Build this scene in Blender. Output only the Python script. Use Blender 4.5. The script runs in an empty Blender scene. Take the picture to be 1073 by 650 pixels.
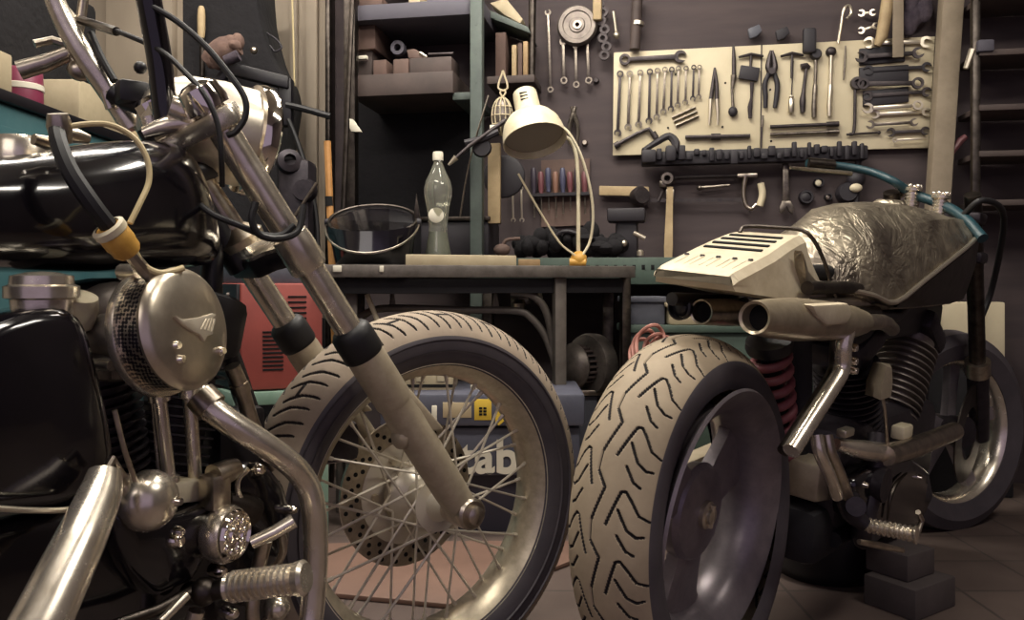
import bpy, bmesh, math, random
from mathutils import Vector as V, Matrix, Euler
import numpy as np
random.seed(7)
SC = bpy.context.scene
COL = SC.collection
# ---- viewpoint: level camera 0.71 m above the floor, slightly off-centre lens
F, CX, HY, CH = 850.0, 536.5, 295.0, 0.71
def px(x, y, Y):
    return V(((x-CX)/F*Y, Y, CH-(y-HY)/F*Y))
UP = V((0, 0, 1))

def lin(h):
    h = h.lstrip('#')
    out = []
    for i in (0, 2, 4):
        c = int(h[i:i+2], 16)/255
        out.append(c/12.92 if c <= .04045 else ((c+.055)/1.055)**2.4)
    return out

MATS = {}
def mat(name, hexcol, rough=.5, metal=0., noise=None, bump=None, coat=0., emit=None, alpha=None, trans=0., noise_rough=0.):
    m = bpy.data.materials.new(name); m.use_nodes = True
    nt = m.node_tree; b = nt.nodes['Principled BSDF']
    c = lin(hexcol)
    b.inputs['Base Color'].default_value = (*c, 1)
    b.inputs['Roughness'].default_value = rough
    b.inputs['Metallic'].default_value = metal
    b.inputs['Coat Weight'].default_value = coat
    b.inputs['Coat Roughness'].default_value = .06
    if trans: b.inputs['Transmission Weight'].default_value = trans
    if emit:
        b.inputs['Emission Color'].default_value = (*lin(emit[0]), 1); b.inputs['Emission Strength'].default_value = emit[1]
    tc = nt.nodes.new('ShaderNodeTexCoord')
    if noise:
        n = nt.nodes.new('ShaderNodeTexNoise'); n.inputs['Scale'].default_value = noise[0]; n.inputs['Detail'].default_value = 6
        n.inputs['Roughness'].default_value = .65
        nt.links.new(tc.outputs['Object'], n.inputs['Vector'])
        r = nt.nodes.new('ShaderNodeValToRGB')
        r.color_ramp.elements[0].position = .32; r.color_ramp.elements[1].position = .68
        c2 = lin(noise[1])
        r.color_ramp.elements[0].color = (*c2, 1); r.color_ramp.elements[1].color = (*c, 1)
        nt.links.new(n.outputs['Fac'], r.inputs['Fac']); nt.links.new(r.outputs['Color'], b.inputs['Base Color'])
        if noise_rough:
            mr = nt.nodes.new('ShaderNodeMapRange'); mr.inputs['To Min'].default_value = rough; mr.inputs['To Max'].default_value = rough+noise_rough
            nt.links.new(n.outputs['Fac'], mr.inputs['Value']); nt.links.new(mr.outputs['Result'], b.inputs['Roughness'])
    if bump:
        n2 = nt.nodes.new('ShaderNodeTexNoise'); n2.inputs['Scale'].default_value = bump[0]; n2.inputs['Detail'].default_value = 5
        nt.links.new(tc.outputs['Object'], n2.inputs['Vector'])
        bp = nt.nodes.new('ShaderNodeBump'); bp.inputs['Strength'].default_value = bump[1]; bp.inputs['Distance'].default_value = bump[2] if len(bump) > 2 else .003
        nt.links.new(n2.outputs['Fac'], bp.inputs['Height']); nt.links.new(bp.outputs['Normal'], b.inputs['Normal'])
    MATS[name] = m
    return m

OFF = {}
def setp(o, label=None, cat=None, group=None, kind=None):
    if label: o['label'] = label
    if cat: o['category'] = cat
    if group: o['group'] = group
    if kind: o['kind'] = kind
    return o
def thing(name, label, cat, loc=(0, 0, 0), group=None):
    o = bpy.data.objects.new(name, None); COL.objects.link(o)
    o.location = loc; o.empty_display_size = .05
    OFF[o.name] = V(loc)
    return setp(o, label, cat, group)

def cr(pts, n=6, closed=False):
    """Catmull-Rom smoothing of a path"""
    P = [V(p) for p in pts]; out = []
    N = len(P)
    rng = range(N if closed else N-1)
    for i in rng:
        p1, p2 = P[i % N], P[(i+1) % N]
        p0 = P[(i-1) % N] if (closed or i > 0) else p1*2-p2
        p3 = P[(i+2) % N] if (closed or i+2 < N) else p2*2-p1
        for k in range(n):
            t = k/n
            out.append(.5*((2*p1)+(p2-p0)*t+(2*p0-5*p1+4*p2-p3)*t*t+(3*p1-p0-3*p2+p3)*t**3))
    if not closed: out.append(P[-1])
    return out

def frame(ax):
    ax = V(ax).normalized()
    r = UP if abs(ax.z) < .95 else V((1, 0, 0))
    x = r.cross(ax).normalized(); y = ax.cross(x).normalized()
    return x, y, ax

class MB:
    def __init__(s): s.bm = bmesh.new(); s.mi = 0
    def _faces(s, vs, faces):
        bv = [s.bm.verts.new(v) for v in vs]
        for f in faces:
            try:
                fc = s.bm.faces.new([bv[i] for i in f]); fc.material_index = s.mi
            except ValueError: pass
        return s
    def _merge(s, t):
        vm = {}
        for v in t.verts: vm[v] = s.bm.verts.new(v.co)
        for f in t.faces:
            try:
                fc = s.bm.faces.new([vm[v] for v in f.verts]); fc.material_index = s.mi
            except ValueError: pass
        t.free(); return s
    def hexa(s, co, bev=0., seg=2):
        """co: 8 corners, bottom 4 then top 4"""
        t = bmesh.new(); vs = [t.verts.new(V(c)) for c in co]
        for f in ((3, 2, 1, 0), (4, 5, 6, 7), (0, 1, 5, 4), (1, 2, 6, 5), (2, 3, 7, 6), (3, 0, 4, 7)): t.faces.new([vs[i] for i in f])
        bmesh.ops.recalc_face_normals(t, faces=t.faces)
        if bev: bmesh.ops.bevel(t, geom=list(t.edges), offset=bev, segments=seg, affect='EDGES', profile=.5)
        return s._merge(t)
    def box(s, c, size, axes=None, bev=0.):
        ax = axes or (V((1, 0, 0)), V((0, 1, 0)), UP)
        c = V(c); h = [a.normalized()*(d/2) for a, d in zip(ax, size)]
        co = [c+h[0]*i+h[1]*j+h[2]*k for k in (-1, 1) for i, j in ((-1, -1), (1, -1), (1, 1), (-1, 1))]
        return s.hexa(co, bev)
    def prism(s, pts, d, bev=0.):
        """closed outline pts (world) pushed along vector d"""
        d = V(d); t = bmesh.new()
        a = [t.verts.new(V(p)) for p in pts]; b = [t.verts.new(V(p)+d) for p in pts]
        n = len(a)
        t.faces.new(a); t.faces.new(b[::-1])
        for i in range(n): t.faces.new([a[i], a[(i+1) % n], b[(i+1) % n], b[i]])
        bmesh.ops.recalc_face_normals(t, faces=t.faces)
        if bev: bmesh.ops.bevel(t, geom=list(t.edges), offset=bev, segments=2, affect='EDGES', profile=.5)
        big = [f for f in t.faces if len(f.verts) > 4]
        if big: bmesh.ops.triangulate(t, faces=big)
        return s._merge(t)
    def tube(s, pts, r, seg=10, closed=False, caps=True, smooth=0):
        P = cr(pts, smooth, closed) if smooth else [V(p) for p in pts]
        n = len(P)
        if isinstance(r, (list, tuple)):
            m = len(r); R = []
            for i in range(n):
                t = i/(n-1)*(m-1); k = min(int(t), m-2); R.append(r[k]+(r[k+1]-r[k])*(t-k))
        else: R = [r]*n
        T = []
        for i in range(n):
            if closed: d = P[(i+1) % n]-P[i-1]
            else: d = P[min(i+1, n-1)]-P[max(i-1, 0)]
            T.append(d.normalized() if d.length > 1e-9 else V((0, 0, 1)))
        x, y, _ = frame(T[0]); vs = []
        for i in range(n):
            x = (x-T[i]*x.dot(T[i])).normalized(); y = T[i].cross(x)
            for k in range(seg):
                a = 2*math.pi*k/seg
                vs.append(P[i]+(x*math.cos(a)+y*math.sin(a))*R[i])
        fs = []
        for i in range(n if closed else n-1):
            j = (i+1) % n
            for k in range(seg):
                l = (k+1) % seg
                fs.append((i*seg+k, i*seg+l, j*seg+l, j*seg+k))
        if caps and not closed:
            fs.append(tuple(range(seg-1, -1, -1))); fs.append(tuple((n-1)*seg+k for k in range(seg)))
        return s._faces(vs, fs)
    def cyl(s, p0, p1, r0, r1=None, seg=16): return s.tube([p0, p1], [r0, r0 if r1 is None else r1], seg)
    def lathe(s, c, ax, prof, seg=32, closed=False, a0=0., a1=2*math.pi):
        """prof: list of (radius, height along ax); closed joins last ring to the first"""
        x, y, z = frame(ax); c = V(c); full = abs(a1-a0-2*math.pi) < 1e-6
        ns = seg if full else seg+1; vs = []; n = len(prof)
        for r, h in prof:
            for k in range(ns):
                a = a0+(a1-a0)*k/seg
                vs.append(c+z*h+(x*math.cos(a)+y*math.sin(a))*max(r, 0))
        fs = []
        for i in range(n if closed else n-1):
            j = (i+1) % n
            for k in range(seg):
                l = (k+1) % ns
                fs.append((i*ns+k, i*ns+l, j*ns+l, j*ns+k))
        s._faces(vs, fs); return s
    def ball(s, c, rad, axes=None, seg=20):
        ax = axes or (V((1, 0, 0)), V((0, 1, 0)), UP); c = V(c); t = bmesh.new()
        bmesh.ops.create_uvsphere(t, u_segments=seg, v_segments=max(6, seg//2), radius=1)
        r = rad if isinstance(rad, (list, tuple)) else (rad,)*3
        for v in t.verts: v.co = c+ax[0]*(v.co.x*r[0])+ax[1]*(v.co.y*r[1])+ax[2]*(v.co.z*r[2])
        return s._merge(t)
    def loft(s, rings, caps=True, closed=True):
        n = len(rings[0]); vs = [V(p) for r in rings for p in r]; fs = []
        for i in range(len(rings)-1):
            for k in range(n if closed else n-1):
                l = (k+1) % n
                fs.append((i*n+k, i*n+l, (i+1)*n+l, (i+1)*n+k))
        if caps:
            fs.append(tuple(range(n-1, -1, -1))); fs.append(tuple((len(rings)-1)*n+k for k in range(n)))
        return s._faces(vs, fs)
    def build(s, name, m, parent=None, label=None, cat=None, group=None, kind=None, origin=None, sharp=38, sub=0, flat=False):
        bm = s.bm
        bmesh.ops.remove_doubles(bm, verts=bm.verts, dist=1e-5)
        bmesh.ops.recalc_face_normals(bm, faces=bm.faces)
        if parent is not None: org = OFF[parent.name]
        elif origin is not None: org = V(origin)
        else:
            xs = [v.co for v in bm.verts]
            org = V((sum(v.x for v in xs)/len(xs), sum(v.y for v in xs)/len(xs), min(v.z for v in xs)))
        for v in bm.verts: v.co -= org
        for f in bm.faces: f.smooth = not flat
        for e in bm.edges:
            if len(e.link_faces) == 2 and e.calc_face_angle(0) > math.radians(sharp): e.smooth = False
        me = bpy.data.meshes.new(name); bm.to_mesh(me); bm.free()
        for mm in (m if isinstance(m, (list, tuple)) else [m]): me.materials.append(mm)
        o = bpy.data.objects.new(name, me); COL.objects.link(o)
        if parent is not None:
            o.parent = parent
        else: o.location = org
        OFF[o.name] = org
        if sub:
            md = o.modifiers.new('sub', 'SUBSURF'); md.levels = sub; md.render_levels = sub
        return setp(o, label, cat, group, kind)

class Plane:
    """a machine's own frame: u forward, s to its right, z up"""
    def __init__(s, x, Y, phi):
        a = math.radians(phi)
        s.O = V(((x-CX)/F*Y, Y, 0)); s.h = V((math.sin(a), math.cos(a), 0)); s.n = V((math.cos(a), -math.sin(a), 0))
    def W(s, u, o, z): return s.O+s.h*u+s.n*o+UP*z
    def uz(s, x, y, o):
        r = (x-CX)/F; q = s.O+s.n*o
        u = (r*q.y-q.x)/(s.h.x-r*s.h.y); Y = q.y+u*s.h.y
        return u, CH-(y-HY)/F*Y
    def p(s, x, y, o):
        u, z = s.uz(x, y, o); return s.W(u, o, z)
    def axes(s): return (s.h, s.n, UP)

def tyre(name, center, ax, fwd, prof, NA, NV, groove, depth, mats, parent, vtread):
    """prof: function v in [-1,1] -> (radius, offset along ax); groove(arc, v) -> mask array 0..1"""
    up = UP
    V_ = np.linspace(-1, 1, NV); A_ = np.linspace(0, 2*np.pi, NA, endpoint=False)
    R = np.array([prof(v)[0] for v in V_]); S = np.array([prof(v)[1] for v in V_])
    AA, VV = np.meshgrid(A_, V_, indexing='ij')
    g = groove(AA, VV)
    # inward normal of the profile
    dR = np.gradient(R); dS = np.gradient(S); L = np.hypot(dR, dS)+1e-9
    nR = dS/L; nS = -dR/L
    sg = np.sign(nR[NV//2]) or 1
    nR *= sg; nS *= sg
    RR = R[None, :]-nR[None, :]*depth*g; SS = S[None, :]-nS[None, :]*depth*g
    a = np.array(ax); f = np.array(fwd); u = np.array(up); c = np.array(center)-np.array(OFF[parent.name])
    co = c+SS[..., None]*a+RR[..., None]*(np.cos(AA)[..., None]*f+np.sin(AA)[..., None]*u)
    i = np.arange(NA)[:, None]; j = np.arange(NV-1)[None, :]
    i2 = (i+1) % NA
    faces = np.stack([i*NV+j, i2*NV+j, i2*NV+j+1, i*NV+j+1], -1).reshape(-1, 4)
    gm = np.maximum(np.maximum(g[:, :-1], g[:, 1:]), np.maximum(np.roll(g, -1, 0)[:, :-1], np.roll(g, -1, 0)[:, 1:]))
    vm = (V_[:-1]+V_[1:])/2
    mi = np.where(np.abs(vm)[None, :] > vtread, 1, 0)+np.zeros((NA, 1), int)
    mi = np.where(gm > .6, 2, mi).reshape(-1)
    me = bpy.data.meshes.new(name)
    me.from_pydata(co.reshape(-1, 3).tolist(), [], faces.tolist())
    me.polygons.foreach_set('material_index', mi.astype(np.int32)); me.polygons.foreach_set('use_smooth', np.ones(len(faces), bool))
    for m in mats: me.materials.append(m)
    bm = bmesh.new(); bm.from_mesh(me); bmesh.ops.recalc_face_normals(bm, faces=bm.faces); bm.to_mesh(me); bm.free()
    o = bpy.data.objects.new(name, me); COL.objects.link(o); o.parent = parent; OFF[o.name] = OFF[parent.name]
    return o
def polymask(X, Y, polys, w):
    """1 where (X,Y) lies within w of any polyline"""
    m = np.zeros_like(X)
    for pl in polys:
        for (x0, y0), (x1, y1) in zip(pl[:-1], pl[1:]):
            dx, dy = x1-x0, y1-y0; L2 = dx*dx+dy*dy
            t = np.clip(((X-x0)*dx+(Y-y0)*dy)/L2, 0, 1)
            d = np.hypot(X-x0-t*dx, Y-y0-t*dy)
            m = np.maximum(m, np.clip((w-d)/(w*.35), 0, 1))
    return m
# ---------------------------------------------------------------- materials
M = {}
def mk(k, *a, **kw): M[k] = mat(k, *a, **kw)
mk('chrome', '#efe6d6', .2, .88, noise=(35, '#d2c7b4'), noise_rough=.12)
mk('chrome_clean', '#f6eee0', .08, 1.)
mk('steel', '#cfc4b2', .3, 1., noise=(40, '#a0968a'))
mk('dark_steel', '#5d5650', .38, 1., noise=(30, '#3a3532'))
mk('alloy', '#b5a891', .42, .35, noise=(45, '#a39680'), bump=(160, .15, .001))
mk('wheel_rim', '#cdc1aa', .32, .6, noise=(60, '#b0a48e'))
mk('black_gloss', '#0c0a0d', .16, 0., coat=.6, noise=(14, '#141116'))
mk('black_satin', '#17141a', .42, 0., noise=(20, '#0f0d11'))
mk('black_matte', '#1b181d', .8, 0., noise=(25, '#121014'), bump=(80, .3))
mk('black_rubber', '#0e0c0f', .55, 0.)
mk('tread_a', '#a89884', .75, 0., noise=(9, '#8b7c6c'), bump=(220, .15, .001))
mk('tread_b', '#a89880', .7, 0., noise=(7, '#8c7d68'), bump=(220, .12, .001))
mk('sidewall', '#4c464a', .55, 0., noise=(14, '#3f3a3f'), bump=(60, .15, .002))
mk('groove', '#2a2625', .9, 0.)
mk('engine_dark', '#3b353a', .45, .5, noise=(30, '#272328'), bump=(90, .3, .002))
mk('engine_grey', '#8a8179', .45, .6, noise=(25, '#655d58'), bump=(70, .3, .002))
mk('cast_wheel', '#8c8386', .36, .45, noise=(25, '#756d72'))
mk('cowl_metal', '#cfc3a9', .55, .15, noise=(22, '#b9ab90'), bump=(60, .15, .002))
mk('tank_metal', '#b5aa95', .26, .85, noise=(12, '#6f665c'), noise_rough=.25)
def crumple(m):
    nt = m.node_tree; b = nt.nodes['Principled BSDF']; tc = nt.nodes.new('ShaderNodeTexCoord')
    n1 = nt.nodes.new('ShaderNodeTexNoise'); n1.inputs['Scale'].default_value = 9; n1.inputs['Detail'].default_value = 4; n1.inputs['Distortion'].default_value = 1.2
    n2 = nt.nodes.new('ShaderNodeTexVoronoi'); n2.inputs['Scale'].default_value = 26; n2.feature = 'DISTANCE_TO_EDGE'
    mp = nt.nodes.new('ShaderNodeMapping'); mp.inputs['Scale'].default_value = (1.6, .7, 1.3); nt.links.new(tc.outputs['Object'], mp.inputs['Vector'])
    nt.links.new(mp.outputs['Vector'], n1.inputs['Vector']); mixv = nt.nodes.new('ShaderNodeMix'); mixv.data_type = 'RGBA'; mixv.inputs[0].default_value = .12
    nt.links.new(mp.outputs['Vector'], mixv.inputs[6]); nt.links.new(n1.outputs['Color'], mixv.inputs[7]); nt.links.new(mixv.outputs[2], n2.inputs['Vector'])
    ad = nt.nodes.new('ShaderNodeMath'); ad.operation = 'MULTIPLY_ADD'; ad.inputs[1].default_value = .5
    nt.links.new(n2.outputs['Distance'], ad.inputs[0]); nt.links.new(n1.outputs['Fac'], ad.inputs[2])
    bp = nt.nodes.new('ShaderNodeBump'); bp.inputs['Strength'].default_value = 1; bp.inputs['Distance'].default_value = .009
    nt.links.new(ad.outputs[0], bp.inputs['Height']); nt.links.new(bp.outputs['Normal'], b.inputs['Normal'])
crumple(M['tank_metal'])
mk('spring_red', '#905357', .5, 0., noise=(30, '#7a3d44'))
mk('teal', '#183a42', .45, 0., noise=(30, '#14323a'))
mk('teal_paint', '#45666a', .5, 0., noise=(8, '#2f565c'))
mk('yellow_plastic', '#d9a850', .45, 0., noise=(40, '#c08f3c'))
mk('cream_wire', '#cbb98c', .5, 0.)
mk('white_paint', '#d8ceb4', .45, 0., noise=(18, '#c4b898'))
mk('lamp_inner', '#8d857a', .6, 0.)
mk('board_white', '#cfc3a6', .6, 0., noise=(4, '#bfb294'))
mk('tool_steel', '#8e857a', .32, .9, noise=(50, '#5c554e'))
mk('tool_bright', '#cfc5b2', .28, .85)
mk('tool_dark', '#4b4444', .45, .6, noise=(40, '#332e30'))
mk('tool_black', '#221e24', .6, 0.)
mk('wood', '#a58a64', .65, 0., noise=(18, '#876e4d'))
mk('wood_pale', '#b7a17c', .65, 0., noise=(14, '#9b8664'))
mk('wood_orange', '#c08d55', .6, 0., noise=(25, '#a87742'))
mk('wood_dark', '#4c3f3b', .7, 0., noise=(10, '#3a302d'))
mk('block_wood', '#4f4645', .75, 0., noise=(9, '#3f3736'))
mk('post_wood', '#8f826f', .75, 0., noise=(9, '#7a6d5c'))
mk('cardboard', '#66524a', .8, 0., noise=(12, '#54433c'))
mk('brown_box', '#5f4a42', .8, 0., noise=(12, '#4f3d36'))  # carton brown darkened to carry the shade under the shelf above
mk('grey_box', '#4c4952', .7, 0., noise=(12, '#4a4751'))
mk('pale_box', '#b8aa8d', .7, 0., noise=(10, '#a3957a'))
mk('navy_case', '#565764', .55, 0., noise=(16, '#494a57'))
mk('navy_dark', '#2f2d39', .55, 0.)
mk('crate_blue', '#595a63', .55, 0., noise=(14, '#4a4b54'))
mk('label_white', '#d8d2c0', .6, 0.)
mk('sticker_yellow', '#d6b440', .6, 0.)
mk('sticker_tan', '#b3a283', .6, 0.)
mk('red_paint', '#964840', .5, 0., noise=(10, '#86403a'))
mk('mint_paint', '#84998c', .6, 0., noise=(12, '#6d8b79'))
mk('green_paint', '#4a5a50', .5, 0., noise=(14, '#3d4b43'))
mk('green_dim', '#525c56', .6, 0., noise=(14, '#434b48'))
mk('pink_cable', '#a87468', .5, 0.)
mk('bench_top', '#6f6862', .45, .3, noise=(22, '#4f4944'), bump=(40, .3))
mk('bench_frame', '#6c655e', .5, .4, noise=(20, '#57504b'))
mk('plastic_clear', '#d8d8c8', .08, 0., trans=.85)
mk('plastic_green', '#5f6a4c', .2, 0., trans=.4)
mk('visor_black', '#121015', .12, 0., coat=.7)
mk('cloth_black', '#100e12', .95, 0., noise=(20, '#0f0c10'), bump=(30, .6, .01))
mk('cloth_brown', '#7d6458', .9, 0., noise=(16, '#5a4640'), bump=(30, .5, .01))
mk('cloth_rag', '#4a4048', .95, 0., noise=(30, '#2c2630'), bump=(35, .7, .01))
mk('net', '#bcae90', .7, 0.)
mk('magenta', '#7a3048', .4, 0.)
mk('handle_red', '#6b4044', .45, 0.)
mk('handle_blue', '#45465c', .45, 0.)
mk('handle_dark', '#38313c', .45, 0.)
mk('handle_orange', '#7d5c4d', .45, 0.)
mk('leather', '#3a3033', .8, 0., noise=(20, '#2a2326'))
mk('hole', '#09080a', .95, 0.)
mk('floor_red', '#7f6356', .6, 0., noise=(5, '#6f5549'))
mk('badge', '#d8cdb8', .38, .6)
mk('muffler', '#b5a78f', .28, .6, noise=(30, '#94876f'))
mk('spoke', '#d8cfbd', .3, .45)
mk('chrome_soft', '#e8dfcf', .34, .8, noise=(16, '#cfc5b3'))
mk('cover_chrome', '#d6cbb8', .24, .92, noise=(22, '#b9ae9b'), noise_rough=.12)
mk('glass_lamp', '#cfcabb', .05, 0., trans=.6)
# room surfaces
def boards(name, c1, c2, gap, sx, sz):
    m = bpy.data.materials.new(name); m.use_nodes = True; nt = m.node_tree; b = nt.nodes['Principled BSDF']
    tc = nt.nodes.new('ShaderNodeTexCoord'); mp = nt.nodes.new('ShaderNodeMapping')
    mp.inputs['Scale'].default_value = (sx, 1, sz); nt.links.new(tc.outputs['Object'], mp.inputs['Vector'])
    n = nt.nodes.new('ShaderNodeTexNoise'); n.inputs['Scale'].default_value = 3.5; n.inputs['Detail'].default_value = 8
    nt.links.new(mp.outputs['Vector'], n.inputs['Vector'])
    r = nt.nodes.new('ShaderNodeValToRGB'); r.color_ramp.elements[0].position = .3; r.color_ramp.elements[1].position = .7
    r.color_ramp.elements[0].color = (*lin(c1), 1); r.color_ramp.elements[1].color = (*lin(c2), 1)
    nt.links.new(n.outputs['Fac'], r.inputs['Fac']); nt.links.new(r.outputs['Color'], b.inputs['Base Color'])
    b.inputs['Roughness'].default_value = .8
    bp = nt.nodes.new('ShaderNodeBump'); bp.inputs['Strength'].default_value = .3; bp.inputs['Distance'].default_value = .004
    nt.links.new(n.outputs['Fac'], bp.inputs['Height']); nt.links.new(bp.outputs['Normal'], b.inputs['Normal'])
    return m
M['wall_brown'] = boards('wall_brown', '#3d3436', '#4b4040', 0, 1, 6)
M['wall_cream'] = boards('wall_cream', '#9d9080', '#aa9d8b', 0, 3, .6)
M['wall_plain'] = boards('wall_plain', '#7d756c', '#8b8278', 0, 1, 1)
def tiles(name):
    m = bpy.data.materials.new(name); m.use_nodes = True; nt = m.node_tree; b = nt.nodes['Principled BSDF']
    tc = nt.nodes.new('ShaderNodeTexCoord')
    br = nt.nodes.new('ShaderNodeTexBrick'); br.offset = 0; br.inputs['Scale'].default_value = 1
    br.inputs['Brick Width'].default_value = .2; br.inputs['Row Height'].default_value = .2; br.inputs['Mortar Size'].default_value = .004
    br.inputs['Color1'].default_value = (*lin('#665851'), 1); br.inputs['Color2'].default_value = (*lin('#5e504b'), 1); br.inputs['Mortar'].default_value = (*lin('#4b423e'), 1)
    nt.links.new(tc.outputs['Object'], br.inputs['Vector'])
    n = nt.nodes.new('ShaderNodeTexNoise'); n.inputs['Scale'].default_value = 5; n.inputs['Detail'].default_value = 8
    nt.links.new(tc.outputs['Object'], n.inputs['Vector'])
    mx = nt.nodes.new('ShaderNodeMix'); mx.data_type = 'RGBA'; mx.blend_type = 'MULTIPLY'; mx.inputs[0].default_value = .6
    nt.links.new(br.outputs['Color'], mx.inputs[6]); nt.links.new(n.outputs['Color'], mx.inputs[7]); 
    r = nt.nodes.new('ShaderNodeValToRGB'); r.color_ramp.elements[0].color = (.45, .42, .42, 1); r.color_ramp.elements[1].color = (1, 1, 1, 1)
    r.color_ramp.elements[0].position = .3; r.color_ramp.elements[1].position = .65
    nt.links.new(n.outputs['Fac'], r.inputs['Fac']); nt.links.new(r.outputs['Color'], mx.inputs[7])
    nt.links.new(mx.outputs[2], b.inputs['Base Color']); b.inputs['Roughness'].default_value = .55
    bp = nt.nodes.new('ShaderNodeBump'); bp.inputs['Strength'].default_value = .25; bp.inputs['Distance'].default_value = .004
    nt.links.new(br.outputs['Fac'], bp.inputs['Height']); bp.invert = True; nt.links.new(bp.outputs['Normal'], b.inputs['Normal'])
    return m
M['floor'] = tiles('floor_tiles')
def mesh_band(name):
    """perforated metal band: dark diamond holes in a chrome strip (generated in object space by voronoi)"""
    m = bpy.data.materials.new(name); m.use_nodes = True; nt = m.node_tree; b = nt.nodes['Principled BSDF']
    tc = nt.nodes.new('ShaderNodeTexCoord'); uv = nt.nodes.new('ShaderNodeUVMap')
    vo = nt.nodes.new('ShaderNodeTexVoronoi'); vo.inputs['Scale'].default_value = 230; vo.inputs['Randomness'].default_value = .15
    nt.links.new(tc.outputs['Object'], vo.inputs['Vector'])
    r = nt.nodes.new('ShaderNodeValToRGB'); r.color_ramp.interpolation = 'CONSTANT'
    r.color_ramp.elements[0].color = (0, 0, 0, 1); r.color_ramp.elements[1].color = (1, 1, 1, 1); r.color_ramp.elements[1].position = .52
    nt.links.new(vo.outputs['Distance'], r.inputs['Fac'])
    mx = nt.nodes.new('ShaderNodeMix'); mx.data_type = 'RGBA'
    mx.inputs[6].default_value = (*lin('#171419'), 1); mx.inputs[7].default_value = (*lin('#cfc5b2'), 1)
    nt.links.new(r.outputs['Color'], mx.inputs[0]); nt.links.new(mx.outputs[2], b.inputs['Base Color'])
    nt.links.new(r.outputs['Color'], b.inputs['Metallic']); b.inputs['Roughness'].default_value = .3
    return m
M['perforated'] = mesh_band('perforated')
# ---------------------------------------------------------------- room shell
W0 = V((.3885, 3.1, 0)); W1 = V((1.5132, 2.9, 0))
WD = (W1-W0).normalized()                 # along the back wall, to the right
WN = V((WD.y, -WD.x, 0))                  # out of the wall, into the room
WROT = math.atan2(WD.y, WD.x)
WAX = (WD, WN, UP)
def WP(x, y, off=0.):
    q = W0+WN*off; r = (x-CX)/F
    k = (r*q.y-q.x)/(WD.x-r*WD.y); p = q+WD*k
    return V((p.x, p.y, CH-(y-HY)/F*p.y))
def wall_at(x): p = WP(x, HY); p.z = 0; return p
S = dict(kind='structure')
XL, XR, ZC = -1.85, 2.2, 2.55
def wall_x(X): k = (X-W0.x)/WD.x; return W0+WD*k
a, b_, c_ = wall_x(XL), wall_at(347), wall_x(XR+.25)
mb = MB(); mb.hexa([b_, c_, c_-WN*.1, b_-WN*.1, b_+UP*ZC, c_+UP*ZC, c_-WN*.1+UP*ZC, b_-WN*.1+UP*ZC]); mb.build('wall_back', M['wall_brown'], **S)
mb = MB(); mb.hexa([a, b_, b_-WN*.1, a-WN*.1, a+UP*ZC, b_+UP*ZC, b_-WN*.1+UP*ZC, a-WN*.1+UP*ZC]); mb.build('wall_back_left', M['wall_cream'], **S)
mb = MB(); mb.box((XL-.05, 1.4, ZC/2), (.1, 5., ZC)); mb.build('wall_left', M['wall_plain'], **S)
mb = MB(); mb.box((XR+.05, 1.2, ZC/2), (.1, 4.6, ZC)); mb.build('wall_right', M['wall_brown'], **S)
mb = MB(); mb.box((.2, 1.3, -.05), (4.6, 5.6, .1)); mb.build('floor', M['floor'], origin=(.03, .06, 0), **S)
mb = MB(); mb.box((.2, 1.3, ZC+.05), (4.6, 5.6, .1)); mb.build('ceiling', M['wall_plain'], **S)
# pleats of the pale wall between the pole and the dark stand
mb = MB()
for x, w in ((308, .035), (327, .05), (341, .03)):
    p = WP(x, HY, .012); mb.box((p.x, p.y, 1.25), (w, .024, 2.5), WAX, bev=.008)
mb.build('trim_1', M['wall_cream'], **S)
mb = MB(); p = WP(346, HY, .03); mb.box((p.x, p.y, 1.25), (.02, .06, 2.5), WAX, bev=.004); mb.build('trim_2', M['dark_steel'], **S)
# cream door left of the dark cabinet
p = WP(148, HY, .02); dr = MB(); dr.box((p.x, p.y, 1.02), (.31, .04, 2.04), WAX, bev=.006)
dr = dr.build('door_1', M['wall_cream'], **S)
mb = MB(); mb.box(V((p.x, p.y, 1.0))+WN*.025+WD*.1, (.02, .03, .16), WAX, bev=.004); mb.build('door_handle', M['steel'], dr)

# ---------------------------------------------------------------- helpers for what hangs on the wall
def hang(o, p0, p1):
    """place a tool built along local z at p0 pointing to p1"""
    d = p1-p0
    o.location = p0
    o.rotation_euler = (0, math.atan2(d.dot(WD), d.z), WROT)
    return o
O0 = (0, 0, 0); Y = V((0, 1, 0)); X_ = V((1, 0, 0))
def ring_y(mb, z, ro, ri, t, x=0, seg=20):
    mb.lathe((x, -t/2, z), Y, [(ro, 0), (ro, t), (ri, t), (ri, 0)], seg, closed=True)
def jaw(mb, z, r, t, ang=0., x=0, op=.5):
    """open spanner jaw; opening points along +z rotated by ang"""
    pts = []
    n = 16; g = op
    for k in range(n+1):
        a = math.pi/2+g+(2*math.pi-2*g)*k/n
        pts.append((r*math.cos(a), r*math.sin(a)))
    w = r*.52
    pts += [(w, r*.62), (w, -.1*r), (w*.5, -.35*r), (-w*.5, -.35*r), (-w, -.1*r), (-w, r*.62)]
    # order: outline start is left of the opening
    c, s_ = math.cos(ang), math.sin(ang)
    mb.prism([V((x+a*c-b*s_, -t/2, z+a*s_+b*c)) for a, b in pts], Y*t)
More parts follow.
